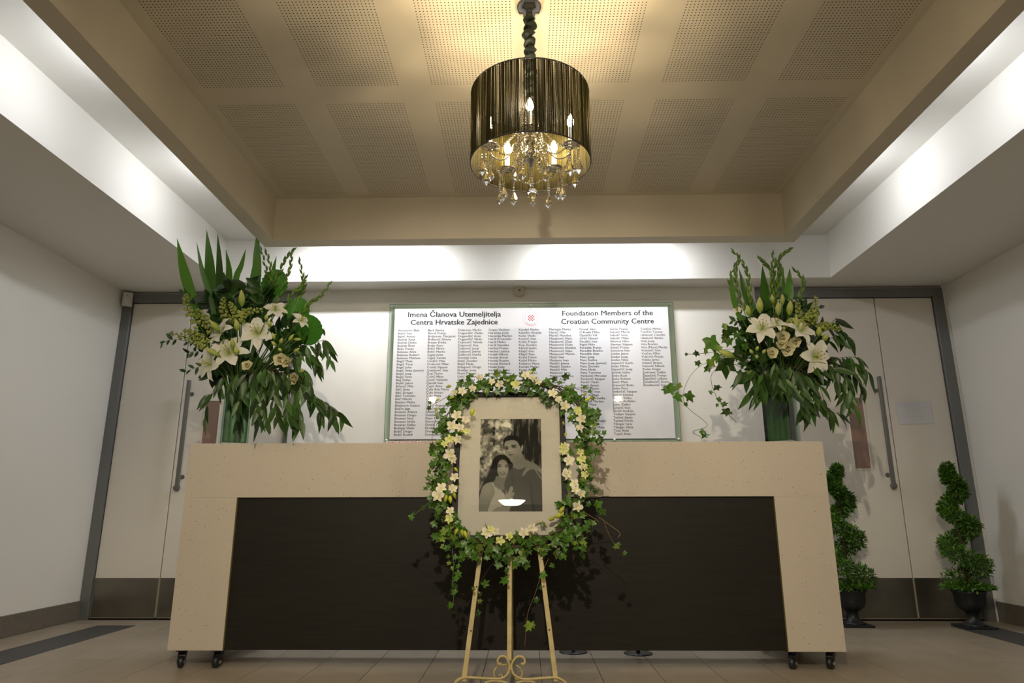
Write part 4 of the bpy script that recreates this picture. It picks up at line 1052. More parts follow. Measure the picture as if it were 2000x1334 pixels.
for c, r, ax, ro in [((680, 545), 98, (-.15, -1, .35), .4), ((935, 560), 90, (.3, -.8, .45), 1.0), ((1030, 735), 100, (.15, -.95, -.1), .3), ((770, 520), 62, (.0, -.7, .6), .8), ((520, 438), 30, (-.3, -.6, .5), .1)]:
    B.lily(c, r, ax, -0.27, roll=ro)
for pts in [[(920, 560), (912, 480), (905, 390)], [(990, 520), (1010, 450), (1022, 350)], [(1040, 560), (1100, 540), (1180, 570)], [(960, 520), (985, 470), (1000, 440)], [(850, 560), (860, 520), (870, 500)]]:
    B.snap(pts, random.uniform(-.24, -.2), n=28)
for c, r in [((808, 612), 48), ((840, 685), 52), ((742, 712), 42), ((888, 645), 40), ((800, 660), 34)]: B.rose(c, r, (0, -1, 0))
for b, tp in [((640, 700), (655, 670)), ((620, 720), (600, 690)), ((650, 750), (640, 725)), ((680, 720), (700, 690)), ((720, 600), (715, 575)), ((820, 570), (815, 545))]:
    B.bud(b, tp, 22, -0.25, 'lisianthus_bud', 'small yellow-green lisianthus bud')
for pts, n, dy in [
    ([(700, 820), (660, 880), (610, 960)], 10, -.14), ([(720, 820), (690, 900), (650, 980)], 10, -.12), ([(760, 800), (770, 850), (780, 920)], 8, -.2), ([(800, 790), (820, 860), (850, 960)], 9, -.2),
    ([(850, 790), (900, 880), (940, 1000), (930, 1130)], 11, -.12), ([(900, 800), (960, 920), (980, 1050), (960, 1160)], 12, -.08), ([(920, 820), (1000, 930), (1040, 1030), (1120, 1130)], 10, -.1),
    ([(960, 780), (1090, 820), (1180, 920), (1200, 1040)], 12, -.1), ([(980, 780), (1120, 800), (1220, 900), (1270, 1080)], 13, -.12), ([(1000, 770), (1140, 780), (1260, 850), (1330, 960)], 12, -.08),
    ([(1000, 760), (1140, 750), (1220, 740), (1300, 745)], 8, -.05), ([(1120, 770), (1230, 770), (1320, 810), (1365, 850)], 8, -.04), ([(1000, 700), (1120, 620), (1170, 570), (1220, 610)], 9, -.02), ([(940, 850), (1030, 900), (1100, 1080), (1190, 1140)], 8, -.1),
    ([(640, 820), (600, 850), (540, 830)], 6, -.05), ([(1080, 560), (1120, 520), (1150, 490)], 5, 0.0)]:
    B.branch([(x, min(y, 1090)) for x, y in pts], dy-.13, int(n*1.15), 120, hang=1.0, spread=.7)
B.branch([(760, 770), (770, 820), (800, 860), (840, 900)], -.26, 9, 190, hang=1.2, spread=.35, words='drooping eucalyptus branch')
for pts, n in [([(620, 560), (560, 520), (490, 510)], 10), ([(600, 620), (500, 570), (440, 560)], 12), ([(880, 520), (930, 440), (1060, 430)], 8), ([(940, 430), (900, 380), (830, 370)], 5)]:
    B.branch(pts, -.04, n, 52, 'leafy dark green sprig', 'leafy_sprig', OVAL, 0.2, 'leafy green sprigs', STEMG, Ws=.9)
B.trail([(500, 760), (330, 775), (230, 850), (178, 970), (205, 1060), (330, 1170), (240, 1215), (300, 1252)], [(270, 780), (100, 940, 85), (140, 1000, 60), (215, 990, 65), (150, 925, 40), (195, 1040, 30), (315, 1240, 50), (300, 1215, 36), (70, 950, 50)])
B.trail([(480, 780), (370, 835), (356, 900), (392, 1000), (452, 1090), (516, 1155)], [(392, 930, 45), (350, 965, 30), (405, 1010, 34), (438, 1040, 38), (455, 1088, 62), (390, 1045, 24)])
B.trail([(560, 720), (470, 690), (330, 715), (200, 722)], [(262, 715, 40), (318, 702, 40), (198, 722, 22), (400, 690, 60), (360, 650, 100), (440, 620, 60)])
B.trail([(600, 660), (540, 600), (470, 560), (440, 530)], [(500, 560, 60), (455, 590, 60), (470, 640, 60), (515, 600, 50), (545, 625, 40), (440, 545, 40), (570, 675, 50), (495, 510, 30), (590, 590, 40)])
B.trail([(600, 770), (500, 790), (400, 800), (320, 810)], [(345, 780, 80), (450, 790, 130), (520, 730, 80), (330, 810, 50), (540, 840, 40), (400, 740, 70), (600, 850, 60), (560, 780, 60)])
for (cx, cy, rr_, sd) in ((920, 685, 40, 1), (860, 740, 30, 4), (690, 820, 45, 2)):
    t = B.T('berry_cluster', 'cluster of small blackish berries', 'berries', cx, 'dark berry clusters'); rg = random.Random(sd)
    for i in range(34):
        p = B.P(cx+rg.gauss(0, rr_*0.5), cy+rg.gauss(0, rr_*0.5), -0.17+rg.uniform(-.02, .02)); r_ = rg.uniform(.0035, .005)
        m = MB(); m.add([p+v*r_ for v in ICO[0]], ICO[1]); m.build('berry', BERRY, t, smooth=True)
    B.stem(t, B.P(cx, cy, -.15), .002)
for pts, n in [([(740, 620), (650, 560), (570, 560)], 22), ([(760, 600), (720, 500), (680, 440)], 22), ([(800, 600), (820, 500), (830, 430)], 20), ([(840, 620), (940, 600), (1030, 590)], 22),
               ([(720, 700), (630, 690), (560, 700)], 24), ([(740, 740), (670, 790), (620, 860)], 26), ([(820, 740), (850, 800), (860, 880)], 24), ([(860, 700), (960, 700), (1060, 680)], 24),
               ([(860, 740), (970, 780), (1080, 790)], 22), ([(780, 660), (760, 740), (740, 820)], 24), ([(820, 520), (900, 470), (930, 440)], 16), ([(880, 800), (960, 850), (1020, 900)], 18)]:
    B.branch(pts, random.uniform(-.08, .06), n, 102, 'dark leafy filler stem', 'foliage_stem', OVAL, 0.15, 'leafy filler stems', STEMG, dz=0.02)
# labels in order from the left, unique within each arrangement
groups = {}
for side, words, x, t, nm in REG: groups.setdefault((side, words), []).append((x, t))
for (side, words), L_ in groups.items():
    L_.sort(key=lambda q: q[0]); n = len(L_)
    for i, (x, t) in enumerate(L_):
        if n == 1: t['label'] = '%s in the %s flower arrangement' % (words, side)
        else:
            o = ORD[i] if i < n-1 else 'rightmost'
            t['label'] = '%s in %s arrangement, %s of its kind' % (words, side, o)

# ================================================================== EASEL, FRAMED PHOTOGRAPH, WREATH
ea = thing('display_easel', 'cream painted metal display easel with scrollwork standing before the counter', 'easel', (-0.0745, 3.2, 0))
LEAN = Vector((0, ES, 1)).normalized(); NRM = Vector((0, -1, ES)).normalized()
def EP(x, z, off=0.0): return Vector((x, EY+ES*z, z)) + NRM*off
def bar(p, q, wd, th):
    d = (q-p).normalized(); x = d.cross(NRM).normalized(); M = Matrix((x, d, NRM)).transposed().to_4x4(); M = Matrix.Translation(p) @ M
    return MB().cbox(-wd/2, wd/2, 0, (q-p).length, -th/2, th/2, 0.0015, M)
exc = -0.0745
bar(EP(exc-0.2015, 0.085), EP(exc-0.0485, 1.40), 0.0215, 0.010).build('side_leg', CREAMM, ea)
bar(EP(exc+0.2015, 0.085), EP(exc+0.0485, 1.40), 0.0215, 0.010).build('side_leg', CREAMM, ea)
bar(EP(exc-0.003, 0.165, -0.004), EP(exc-0.001, 1.40, -0.004), 0.0205, 0.010).build('centre_leg', CREAMM, ea)
# rear leg swings back, ends on the floor just before the counter
MB().tube([EP(exc, 1.38, -0.03), Vector((exc, 3.79, 0.0))], 0.006, 8).build('rear_leg', CREAMM, ea)
def scroll(name, pts, r=0.0055, n=7):
    MB().tube(spline([on_easel(u, v, o) for u, v, o in [(p[0], p[1], p[2] if len(p) > 2 else 0.004) for p in pts]], n), r, 8).build(name, CREAMM, ea, smooth=True)
Ez = lambda x, y: (880+x/4.5375, 1040+y/4.5375)
def E_(L_, off=0.008): return [(*Ez(*p), off) for p in L_]
scroll('scroll', E_([(450, 1160), (430, 1168), (416, 1140), (430, 1108), (462, 1095), (495, 1110), (518, 1160), (522, 1210), (500, 1260), (450, 1293), (380, 1296), (250, 1290), (140, 1284), (90, 1298), (45, 1332), (30, 1380)]))
scroll('scroll', E_([(625, 1155), (640, 1170), (657, 1150), (650, 1115), (620, 1098), (585, 1105), (552, 1145), (540, 1195), (560, 1255), (610, 1290), (680, 1300), (800, 1292), (925, 1286), (975, 1300), (1020, 1334), (1040, 1380)]))
scroll('scroll', E_([(500, 1172), (440, 1178), (400, 1205), (384, 1245), (392, 1280)], -0.05), 0.004)
scroll('scroll', E_([(560, 1172), (600, 1188), (628, 1220), (632, 1260), (600, 1300), (560, 1290)], -0.05), 0.004)
scroll('scroll', E_([(300, 1335), (360, 1316), (440, 1318), (505, 1335)], 0.004), 0.005)
scroll('scroll', E_([(580, 1335), (640, 1318), (700, 1318), (750, 1330)], 0.004), 0.005)
scroll('scroll', E_([(428, 1272), (440, 1258), (458, 1270), (450, 1284)], -0.04), 0.003)
for x in (-1, 1):   # feet of the two side legs
    MB().tube(spline([EP(exc+x*0.2015, 0.10), EP(exc+x*0.235, 0.085, 0.004), EP(exc+x*0.25, 0.04, 0.01), EP(exc+x*0.252, 0.007, 0.01)], 5), 0.0065, 8).build('foot', CREAMM, ea, smooth=True)
# picture holders, curled under the frame
for pts in ([(917, 1036), (913, 1050), (925, 1064), (945, 1068), (960, 1066)], [(1067, 1028), (1062, 1020), (1048, 1022), (1036, 1036), (1038, 1054), (1052, 1066), (1068, 1066), (1084, 1060)], [(1085, 1064), (1100, 1050), (1104, 1036), (1096, 1030)]):
    scroll('picture_holder', [(u, v, 0.035) for u, v in pts], 0.0042, 6)
MB().tube([on_easel(905, 1064, 0.012), on_easel(1100, 1064, 0.012)], 0.004, 8).build('ledge', CREAMM, ea, smooth=True)
for u, v in ((931, 1146), (1062, 1145), (920, 1232), (1073, 1230)):
    p_ = on_easel(u, v, 0.005); M = frame_mat(p_, LEAN, NRM)
    MB().lathe([(0.0035, 0.0), (0.0035, 0.002), (0.0001, 0.003)], 10, M).build('bolt', BLACKM, ea)
for k_ in range(9):
    p_ = on_easel(990+(0.5 if k_ % 2 else 0), 1286+k_*6.2, -0.012)
    a0 = [p_+Vector((0.0035*math.cos(q) if k_ % 2 else 0, 0 if k_ % 2 else 0.0035*math.cos(q), 0.0085*math.sin(q))) for q in [j*PI/4 for j in range(8)]]
    MB().tube(a0, 0.0011, 4, closed=True).build('chain_link', CREAMM, ea)

# framed photograph
fr = thing('framed_photograph', 'black framed and matted photograph of a smiling young couple, on the easel', 'picture', (-0.078, 3.37, 0.655))
FX0, FX1, FZ0, FZ1 = -0.356, 0.2025, 0.658, 1.399
MX0, MX1, MZ0, MZ1 = -0.3275, 0.174, 0.690, 1.3735
OF = 0.012
Mf = Matrix.Translation(EP(0, 0, OF)) @ Matrix((Vector((1, 0, 0)), LEAN, NRM)).transposed().to_4x4()
lc = LEAN.z      # plane length per z
def ze(z): return z/lc
def rail(x0, x1, z0, z1): MB().cbox(x0, x1, ze(z0), ze(z1), 0.0, 0.024, 0.002, Mf).build('frame_rail', FRAMEB, fr)
rail(FX0, FX1, FZ0, MZ0); rail(FX0, FX1, MZ1, FZ1); rail(FX0, MX0, MZ0, MZ1); rail(MX1, FX1, MZ0, MZ1)
MB().box(FX0+0.01, FX1-0.01, ze(FZ0+0.01), ze(FZ1-0.01), 0.001, 0.004, Mf).build('backing', FRAMEB, fr)
PX0, PX1, PZ0, PZ1 = -0.2265, 0.080, 0.800, 1.2575
mm = MB()
for x0, x1, z0, z1 in ((MX0, PX0, MZ0, MZ1), (PX1, MX1, MZ0, MZ1), (PX0, PX1, MZ0, PZ0), (PX0, PX1, PZ1, MZ1)): mm.box(x0, x1, ze(z0), ze(z1), 0.009, 0.0115, Mf)
mm.build('mat_board', MATB, fr)
MB().box(MX0, MX1, ze(MZ0), ze(MZ1), 0.0165, 0.0185, Mf).build('picture_glass', GLASSC, fr)

# the print: a couple under a tree, toned black and white, drawn on a fine grid of coloured points
PW, PH = 200, 300
Xg, Yg = np.meshgrid(50+800*(np.arange(PW)+0.5)/PW, 78+1200*(np.arange(PH)+0.5)/PH)
def blur(a, n):
    for _ in range(n):
        p = np.pad(a, 1, 'edge'); a = (p[:-2, 1:-1]+p[2:, 1:-1]+p[1:-1, :-2]+p[1:-1, 2:]+2*p[1:-1, 1:-1])/6
    return a
def poly(P):
    ins = np.zeros(Xg.shape, bool); n = len(P)
    for i in range(n):
        x0, y0 = P[i]; x1, y1 = P[(i+1) % n]
        if y0 == y1: continue
        c = ((y0 > Yg) != (y1 > Yg)) & (Xg < (x1-x0)*(Yg-y0)/(y1-y0)+x0); ins ^= c
    return ins.astype(float)
def smoothpoly(P): return [tuple(v)[:2] for v in spline([Vector((*p, 0)) for p in P]+[Vector((*P[0], 0))], 6)][:-1]
def ell(cx, cy, rx, ry, a=0, soft=1.0):
    c, s_ = math.cos(rad(a)), math.sin(rad(a)); dx, dy = Xg-cx, Yg-cy
    q = np.sqrt(((dx*c+dy*s_)/rx)**2+((-dx*s_+dy*c)/ry)**2); return np.clip((1-q)/(0.12*soft)+0.5, 0, 1) if soft <= 1 else np.exp(-q*q*1.2)
rng = np.random.RandomState(4)
def vn(sx, sy, octs=3, seed=0):
    r = np.random.RandomState(seed); out = np.zeros(Xg.shape); amp = 1; tot = 0
    for o in range(octs):
        gx, gy = max(2, int(800/sx*2**o))+2, max(2, int(1200/sy*2**o))+2; g = r.rand(gy, gx)
        fx = (Xg-50)/800*(gx-2); fy = (Yg-78)/1200*(gy-2); ix, iy = fx.astype(int), fy.astype(int); tx, ty = fx-ix, fy-iy
        tx = tx*tx*(3-2*tx); ty = ty*ty*(3-2*ty)
        out += amp*((g[iy, ix]*(1-tx)+g[iy, ix+1]*tx)*(1-ty)+(g[iy+1, ix]*(1-tx)+g[iy+1, ix+1]*tx)*ty); tot += amp; amp *= 0.6
    return out/tot
bgn = vn(70, 80, 4, 2); img = 0.30+0.55*np.clip((bgn-0.36)/0.28, 0, 1)*np.clip(1.0-(Yg-78)/3200, 0, 1)
img -= 0.28*ell(140, 340, 90, 90, 0, 2)+0.22*ell(230, 230, 30, 160, 0, 2)+0.22*ell(90, 620, 45, 55, 0, 2)+0.15*ell(110, 880, 50, 90, 0, 2)
img += 0.22*ell(400, 140, 50, 130, 10, 2)
for (x0, y0, x1, y1) in ((80, 200, 260, 80), (60, 150, 110, 260), (240, 80, 230, 420), (130, 100, 70, 200)):
    d = np.abs((Xg-x0)*(y1-y0)-(Yg-y0)*(x1-x0))/math.hypot(x1-x0, y1-y0); tt = ((Xg-x0)*(x1-x0)+(Yg-y0)*(y1-y0))/((x1-x0)**2+(y1-y0)**2)
    img -= 0.25*np.clip(1-d/7, 0, 1)*((tt > 0) & (tt < 1))
def paint(mask, val, b=1):
    global img
    m_ = blur(mask, b) if b else mask
    img = img*(1-m_)+val*m_
trunk = 0.09+0.42*np.clip((vn(26, 190, 4, 9)-0.50)/0.30, 0, 1)
paint(poly(smoothpoly([(440, 60), (475, 190), (445, 300), (520, 330), (590, 450), (600, 580), (680, 650), (780, 690), (870, 740), (870, 60)])), trunk, 1)
skin = lambda base, cx, cy, r: base+0.10*np.exp(-((Xg-cx)**2+(Yg-cy)**2)/(r*r))-0.05
# man
paint(poly(smoothpoly([(470, 600), (590, 540), (640, 615), (705, 655), (650, 730), (540, 755), (470, 730)])), 0.42)
paint(poly(smoothpoly([(358, 440), (356, 370), (390, 318), (450, 298), (520, 302), (580, 340), (606, 410), (604, 470), (575, 475), (480, 500), (365, 480)])), 0.07)
paint(ell(598, 470, 15, 44, 5), 0.50)
paint(poly(smoothpoly([(364, 440), (378, 385), (430, 366), (485, 362), (530, 380), (560, 425), (580, 470), (592, 540), (580, 600), (530, 640), (470, 640), (415, 600), (385, 560), (368, 500)])), skin(0.53, 450, 470, 80))
paint(ell(530, 600, 60, 38, -25, 2)*0.5, 0.36, 0)
paint(ell(398, 474, 30, 18, 8, 2)*0.95, 0.10, 0); paint(ell(488, 452, 32, 17, 4, 2)*0.95, 0.10, 0)
paint(ell(397, 452, 34, 6, 8), 0.16, 1); paint(ell(488, 431, 38, 7, 2), 0.16, 1)
paint(ell(432, 500, 14, 36, -6, 2)*0.7, 0.66, 0); paint(ell(428, 524, 22, 8, 0, 2)*0.8, 0.26, 0)
paint(ell(452, 556, 34, 8, -6), 0.18, 1); paint(ell(455, 549, 20, 3, -6), 0.52, 1); paint(ell(460, 578, 22, 7, -4, 2)*0.5, 0.34, 0)
shirt = 0.20+0.03*vn(60, 60, 2, 5)
paint(poly(smoothpoly([(480, 720), (560, 745), (650, 712), (708, 655), (800, 700), (860, 770), (900, 900), (900, 1320), (370, 1320), (340, 1100), (340, 900), (400, 830), (440, 760)])), shirt)
paint(poly(smoothpoly([(650, 712), (706, 652), (790, 690), (850, 750), (870, 840), (800, 770), (730, 745), (670, 770), (610, 830), (600, 810)]))*0.85, 0.46, 3)
for (x0, y0, x1, y1) in ((765, 755, 865, 900), (800, 740, 870, 800)):
    d = np.abs((Xg-x0)*(y1-y0)-(Yg-y0)*(x1-x0))/math.hypot(x1-x0, y1-y0); tt = ((Xg-x0)*(x1-x0)+(Yg-y0)*(y1-y0))/((x1-x0)**2+(y1-y0)**2)
    paint(np.clip(1.4-d/6, 0, 1)*((tt > 0) & (tt < 1)), 0.52, 1)
paint(poly([(690, 820), (720, 1000), (760, 1320), (735, 1320), (690, 1000)])*0.6, 0.11, 3)
# woman
paint(poly(smoothpoly([(202, 690), (222, 620), (265, 575), (330, 556), (395, 575), (450, 635), (482, 690), (470, 730), (430, 780), (400, 840), (330, 870), (265, 880), (235, 925), (150, 925), (100, 980), (62, 1120), (50, 1060), (90, 940), (140, 860), (172, 780)])), 0.05)
paint(poly(smoothpoly([(262, 830), (395, 830), (370, 920), (365, 1010), (250, 960), (225, 910), (250, 880)])), 0.36)
paint(ell(350, 738, 74, 122, -3), skin(0.50, 345, 720, 70))
paint(poly(smoothpoly([(262, 640), (300, 600), (380, 600), (430, 650), (425, 680), (380, 625), (330, 615), (288, 660), (278, 740), (255, 760)])), 0.05)
paint(ell(308, 706, 24, 10, 4, 2)*0.95, 0.09, 0); paint(ell(398, 708, 22, 10, -4, 2)*0.95, 0.09, 0)
paint(ell(306, 686, 28, 4, -4), 0.18, 1); paint(ell(400, 688, 24, 4, 4), 0.18, 1)
paint(ell(354, 745, 9, 30, 0, 2)*0.5, 0.62, 0); paint(ell(354, 768, 18, 6, 0, 2)*0.7, 0.30, 0)
paint(ell(346, 798, 42, 15, 3), 0.26, 1); paint(ell(346, 794, 26, 6, 3), 0.66, 1); paint(ell(346, 822, 24, 6, 0, 2)*0.5, 0.36, 0)
paint(poly(smoothpoly([(92, 965), (150, 920), (225, 912), (262, 1000), (262, 1060), (215, 1130), (190, 1320), (20, 1320), (55, 1110)])), skin(0.46, 140, 1000, 120))
paint(poly(smoothpoly([(208, 912), (226, 915), (262, 985), (310, 1010), (362, 1045), (385, 1110), (380, 1320), (170, 1320), (205, 1150), (248, 1060), (246, 1000)])), 0.60)
paint(poly(smoothpoly([(190, 1320), (250, 1240), (350, 1200), (400, 1150), (470, 1130), (450, 1220), (390, 1320)])), 0.47)
paint(poly(smoothpoly([(386, 1040), (396, 1010), (405, 1060), (440, 985), (455, 962), (475, 966), (482, 1000), (470, 1040), (492, 1035), (496, 1055), (470, 1110), (430, 1160), (390, 1170)])), 0.52)
for (x0, y0, x1, y1) in ((455, 990, 425, 1070), (478, 1010, 448, 1080), (490, 1050, 462, 1100)):
    d = np.abs((Xg-x0)*(y1-y0)-(Yg-y0)*(x1-x0))/math.hypot(x1-x0, y1-y0); tt = ((Xg-x0)*(x1-x0)+(Yg-y0)*(y1-y0))/((x1-x0)**2+(y1-y0)**2)
    paint(np.clip(1.2-d/4, 0, 1)*((tt > 0) & (tt < 1))*0.6, 0.28, 0)
img = np.clip(img, 0.02, 0.9)
lin_ = np.clip(img*1.08, 0, 1)**1.9
colr = np.stack([lin_*0.86, lin_*0.80, lin_*0.66, np.ones_like(lin_)], -1)
V = np.zeros((PH+1, PW+1, 3)); gx = np.linspace(PX0-0.001, PX1+0.001, PW+1); gz = np.linspace(ze(PZ1)+0.001, ze(PZ0)-0.001, PH+1)
V[..., 0] = gx[None, :]; V[..., 1] = gz[:, None]; V[..., 2] = 0.0085
R3 = np.array(Mf.to_3x3()); V = V.reshape(-1, 3) @ R3.T + np.array(Mf.translation)
ii = np.arange(PH)[:, None]*(PW+1)+np.arange(PW)[None, :]
Fq = np.stack([ii, ii+PW+1, ii+PW+2, ii+1], -1).reshape(-1, 4)
me = bpy.data.meshes.new('photo_print'); me.vertices.add(len(V)); me.vertices.foreach_set('co', V.ravel().astype('f'))
me.loops.add(Fq.size); me.loops.foreach_set('vertex_index', Fq.ravel().astype('i')); me.polygons.add(len(Fq)); me.polygons.foreach_set('loop_start', np.arange(0, Fq.size, 4, dtype='i'))
me.update(calc_edges=True)
ca = me.color_attributes.new('Col', 'FLOAT_COLOR', 'CORNER'); ca.data.foreach_set('color', np.repeat(colr.reshape(-1, 4), 4, axis=0).ravel().astype('f'))
me.materials.append(PRINT); po = bpy.data.objects.new('photo_print', me); C.objects.link(po); po.parent = fr; po.matrix_parent_inverse = Matrix.Translation(fr.location).inverted()

# wreath of ivy and orchids laid round the frame
wr = thing('flower_wreath', 'ivy and white orchid garland wrapped round the black picture frame', 'wreath', (-0.07, 3.36, 0.66))
RINGP = [(885, 800), (905, 772), (945, 752), (1000, 748), (1050, 752), (1098, 764), (1132, 796), (1144, 840), (1140, 900), (1130, 960), (1118, 1010), (1085, 1044), (1030, 1062), (970, 1064), (915, 1054), (880, 1024), (862, 980), (858, 930), (866, 880), (874, 835)]
ringc = [Vector((u, v, 0)) for u, v in RINGP]
rp = spline(ringc+[ringc[0]], 8)[:-1]
def wp(u, v, off=0.03): return on_easel(u, v, OF+off)
m = MB()
for k_ in range(6):
    ph = k_*1.05; pts = []
    for i, p in enumerate(rp):
        a = i*0.30+ph; pts.append(wp(p.x+5.5*math.cos(a)+random.uniform(-1.5, 1.5), p.y+5.5*math.sin(a*0.9+k_)+random.uniform(-1.5, 1.5), 0.026+0.012*math.sin(a)))
    m.tube(pts, 0.0032, 5, closed=True)
m.build('vine_ring', [STEMB, STEMG][0], wr, smooth=True, kind='stuff')
def put_ivy(u, v, off, L, parent=wr, d=None, tilt=0.6):
    d = d or Vector((random.uniform(-1, 1), random.uniform(-.2, .2), random.uniform(-1, .7)))
    return (random.choice(IVY), frame_mat(wp(u, v, off), d, NRM+Vector((random.uniform(-tilt, tilt), 0, random.uniform(-tilt, tilt))), L))
np_ = len(rp); cnt = 0; extra = []
for i in range(620):
    p = rp[random.randrange(np_)]; bottom = p.y > 1000; side = abs(p.x-1000) > 80
    q = random.gauss(0, 11 if not bottom else 13); q2 = random.gauss(0, 11 if not bottom else 15)
    u, v = p.x+q*(1.0 if p.x < 1000 else 1.15), p.y+q2+(6 if bottom else 0)
    if 908 < u < 1088 and 784 < v < 1030: continue
    me_, M = put_ivy(u, v, random.uniform(0.018, 0.065), random.uniform(0.030, 0.050))
    if cnt < 210: inst('ivy_leaf', me_, M, wr); cnt += 1
    else: extra.append((me_, M))
merge_meshes('ivy_leaves', LEAFI, extra, wr, kind='stuff')
# orchids
WO = (0.82, 0.77, 0.62); YO = (0.62, 0.64, 0.12)
OPW = petal_mesh('p', ORCHM, 1, 0.80, 55, 92, (YO, WO, WO), n=4, nc=2, wave=0.02, cup=0.2, peak=0.6)
OPN = petal_mesh('p', ORCHM, 1, 0.52, 60, 100, (YO, WO, WO), n=4, nc=2, wave=0.02, cup=0.2, peak=0.45)
def orchid_mesh(tint):
    mb = MB()
    def addp(pm, a, s_):
        M = Matrix.Rotation(a, 4, 'Z') @ Matrix.Scale(s_, 4); cs = pm.color_attributes['Col'].data
        mb.add([M @ v.co for v in pm.vertices], [tuple(p.vertices) for p in pm.polygons], [tuple(cs[i].color[q]*tint[q] for q in range(3)) for i in range(len(pm.vertices))])
    for a, pm, s_ in ((0, OPN, 1.0), (75, OPW, 1.0), (-75, OPW, 1.0), (142, OPN, 0.95), (-142, OPN, 0.95)): addp(pm, rad(a), s_)
    me = mb.mesh('orchid'); me.materials.append(ORCHM); a_ = me.color_attributes.new('Col', 'FLOAT_COLOR', 'POINT'); a_.data.foreach_set('color', [x for c in mb.c for x in (*c, 1)])
    me.polygons.foreach_set('use_smooth', [True]*len(me.polygons)); return me
OW, OYL = orchid_mesh((1, 1, 1)), orchid_mesh((0.82, 0.92, 0.42))
lipm = petal_mesh('lip', ORCHM, 0.62, 0.40, 20, 95, ((0.55, 0.58, 0.15), (0.75, 0.70, 0.40), (0.5, 0.5, 0.1)), n=4, nc=2, cup=0.6)
Wz = lambda x, y: (780+x/3.2543, 700+y/3.2543)
ORW = [(510, 120, 26), (462, 192, 28), (400, 210, 30), (640, 165, 30), (590, 150, 26), (800, 108, 30), (845, 125, 28), (880, 148, 26), (975, 222, 32), (1010, 262, 26), (1050, 302, 36), (352, 218, 24), (365, 362, 34), (335, 430, 38), (385, 440, 28), (372, 515, 34), (320, 612, 38), (345, 645, 28), (352, 755, 28), (265, 825, 34), (248, 872, 40), (340, 830, 28), (322, 970, 26), (555, 1108, 34), (790, 1108, 32), (845, 1080, 30), (1058, 560, 26), (1076, 650, 36), (1062, 738, 36), (1158, 385, 34), (1150, 440, 26), (1112, 795, 28), (1120, 835, 28), (1155, 862, 30), (1130, 942, 34), (1060, 720, 20), (420, 390, 26), (1165, 690, 24), (1040, 590, 26), (610, 1100, 24)]
ORY = [(740, 165, 32), (320, 515, 30), (285, 545, 26), (318, 1022, 30), (335, 825, 24), (1130, 330, 28), (1140, 345, 22), (1180, 740, 26), (1160, 640, 30), (1175, 690, 26), (1150, 600, 26), (640, 1158, 28), (700, 1132, 26), (1040, 560, 24), (1050, 590, 28), (470, 350, 18), (1025, 990, 20), (580, 1085, 22), (430, 465, 22)]
for L_, me_ in ((ORW, OW), (ORY, OYL)):
    for zx, zy, r in L_:
        u, v = Wz(zx, zy); s_ = r*1.18/3.2543*3.38/1319.4; n_ = NRM+Vector((random.uniform(-.7, .7), 0, random.uniform(-.6, .6)))
        M = frame_mat(wp(u, v, random.uniform(0.068, 0.09)), Vector((random.uniform(-.8, .8), 0, 1)), n_, s_)
        o = inst('orchid', me_, M, wr); l_ = bpy.data.objects.new('lip', lipm); C.objects.link(l_); l_.parent = o
        l_.matrix_parent_inverse = Matrix(); l_.rotation_euler = (0, 0, PI)
for zx, zy, dx, dz, r in [(455, 365, .3, 1, 34), (425, 462, -1, -.1, 26), (350, 692, .6, -.8, 22), (300, 868, -.2, -1, 32), (322, 872, .1, -1, 30), (345, 850, .3, -1, 26), (372, 1080, -.5, -1, 28), (398, 1088, .1, -1, 26), (414, 1096, .3, -1, 28), (1168, 235, .8, .6, 20), (1178, 268, 1, .4, 26), (1015, 985, .8, 1, 34), (990, 1010, 1, .4, 34), (950, 1030, .9, .6, 30), (820, 98, 1, .5, 24), (330, 175, -.9, -.2, 24), (255, 258, -1, -.5, 18), (240, 310, -.3, -1, 20), (350, 238, -.8, -.5, 24), (1215, 240, .4, -.6, 16), (680, 150, 1, .7, 18), (545, 200, .2, -1, 16), (700, 1120, .2, -1, 20), (1040, 400, .3, -1, 16), (1060, 470, -.3, -1, 18), (1075, 380, .3, 1, 16), (1000, 1000, 1, .2, 26)]:
    u, v = Wz(zx, zy); L = r*1.6/3.2543*3.38/1319.4
    inst('orchid_bud', OBUD, frame_mat(wp(u, v, 0.075), Vector((dx, 0, dz)), NRM, L), wr)
# loose twigs and hanging ivy, each a part of the wreath
def twig(px, leaves, m=STEMB, r=0.0013, off=0.04, L=None, Ls=0.036, offs=None):
    o = MB().tube(spline([wp(u, v, off) for u, v in px], 6), r, 5).build('twig', m, wr, smooth=True)
    for q in leaves:
        u, v = q[0], q[1]; s_ = (q[2] if len(q) > 2 else 13)/1319.4*3.38*1.15
        d = Vector((random.uniform(-.8, .8), 0, random.uniform(-1, .1))).normalized()
        me_, M = put_ivy(u, v, off+0.004, s_, d=d, tilt=.4); M = Matrix.Translation(-d*s_*0.4) @ M; inst('ivy_leaf', me_, M, wr)
twig([(890, 762), (868, 778), (846, 790)], [(840, 786, 9), (838, 797, 10)])
twig([(885, 782), (862, 800), (848, 830), (844, 860), (850, 892)], [])
twig([(1100, 764), (1128, 758), (1158, 756)], [(1142, 756, 11), (1152, 764, 8)], STEMB)
twig([(1126, 760), (1150, 766), (1168, 775)], [(1158, 778, 10)])
twig([(1140, 800), (1150, 815), (1158, 820)], [(1140, 790, 18), (1152, 806, 26), (1164, 812, 16), (1148, 822, 22)])
twig([(1152, 820), (1160, 835), (1168, 850), (1178, 864), (1185, 868)], [(1160, 828, 13), (1158, 838, 10), (1166, 846, 12), (1180, 845, 11), (1168, 828, 7)])
twig([(1142, 842), (1150, 862), (1165, 882), (1180, 890)], [(1146, 862, 8)])
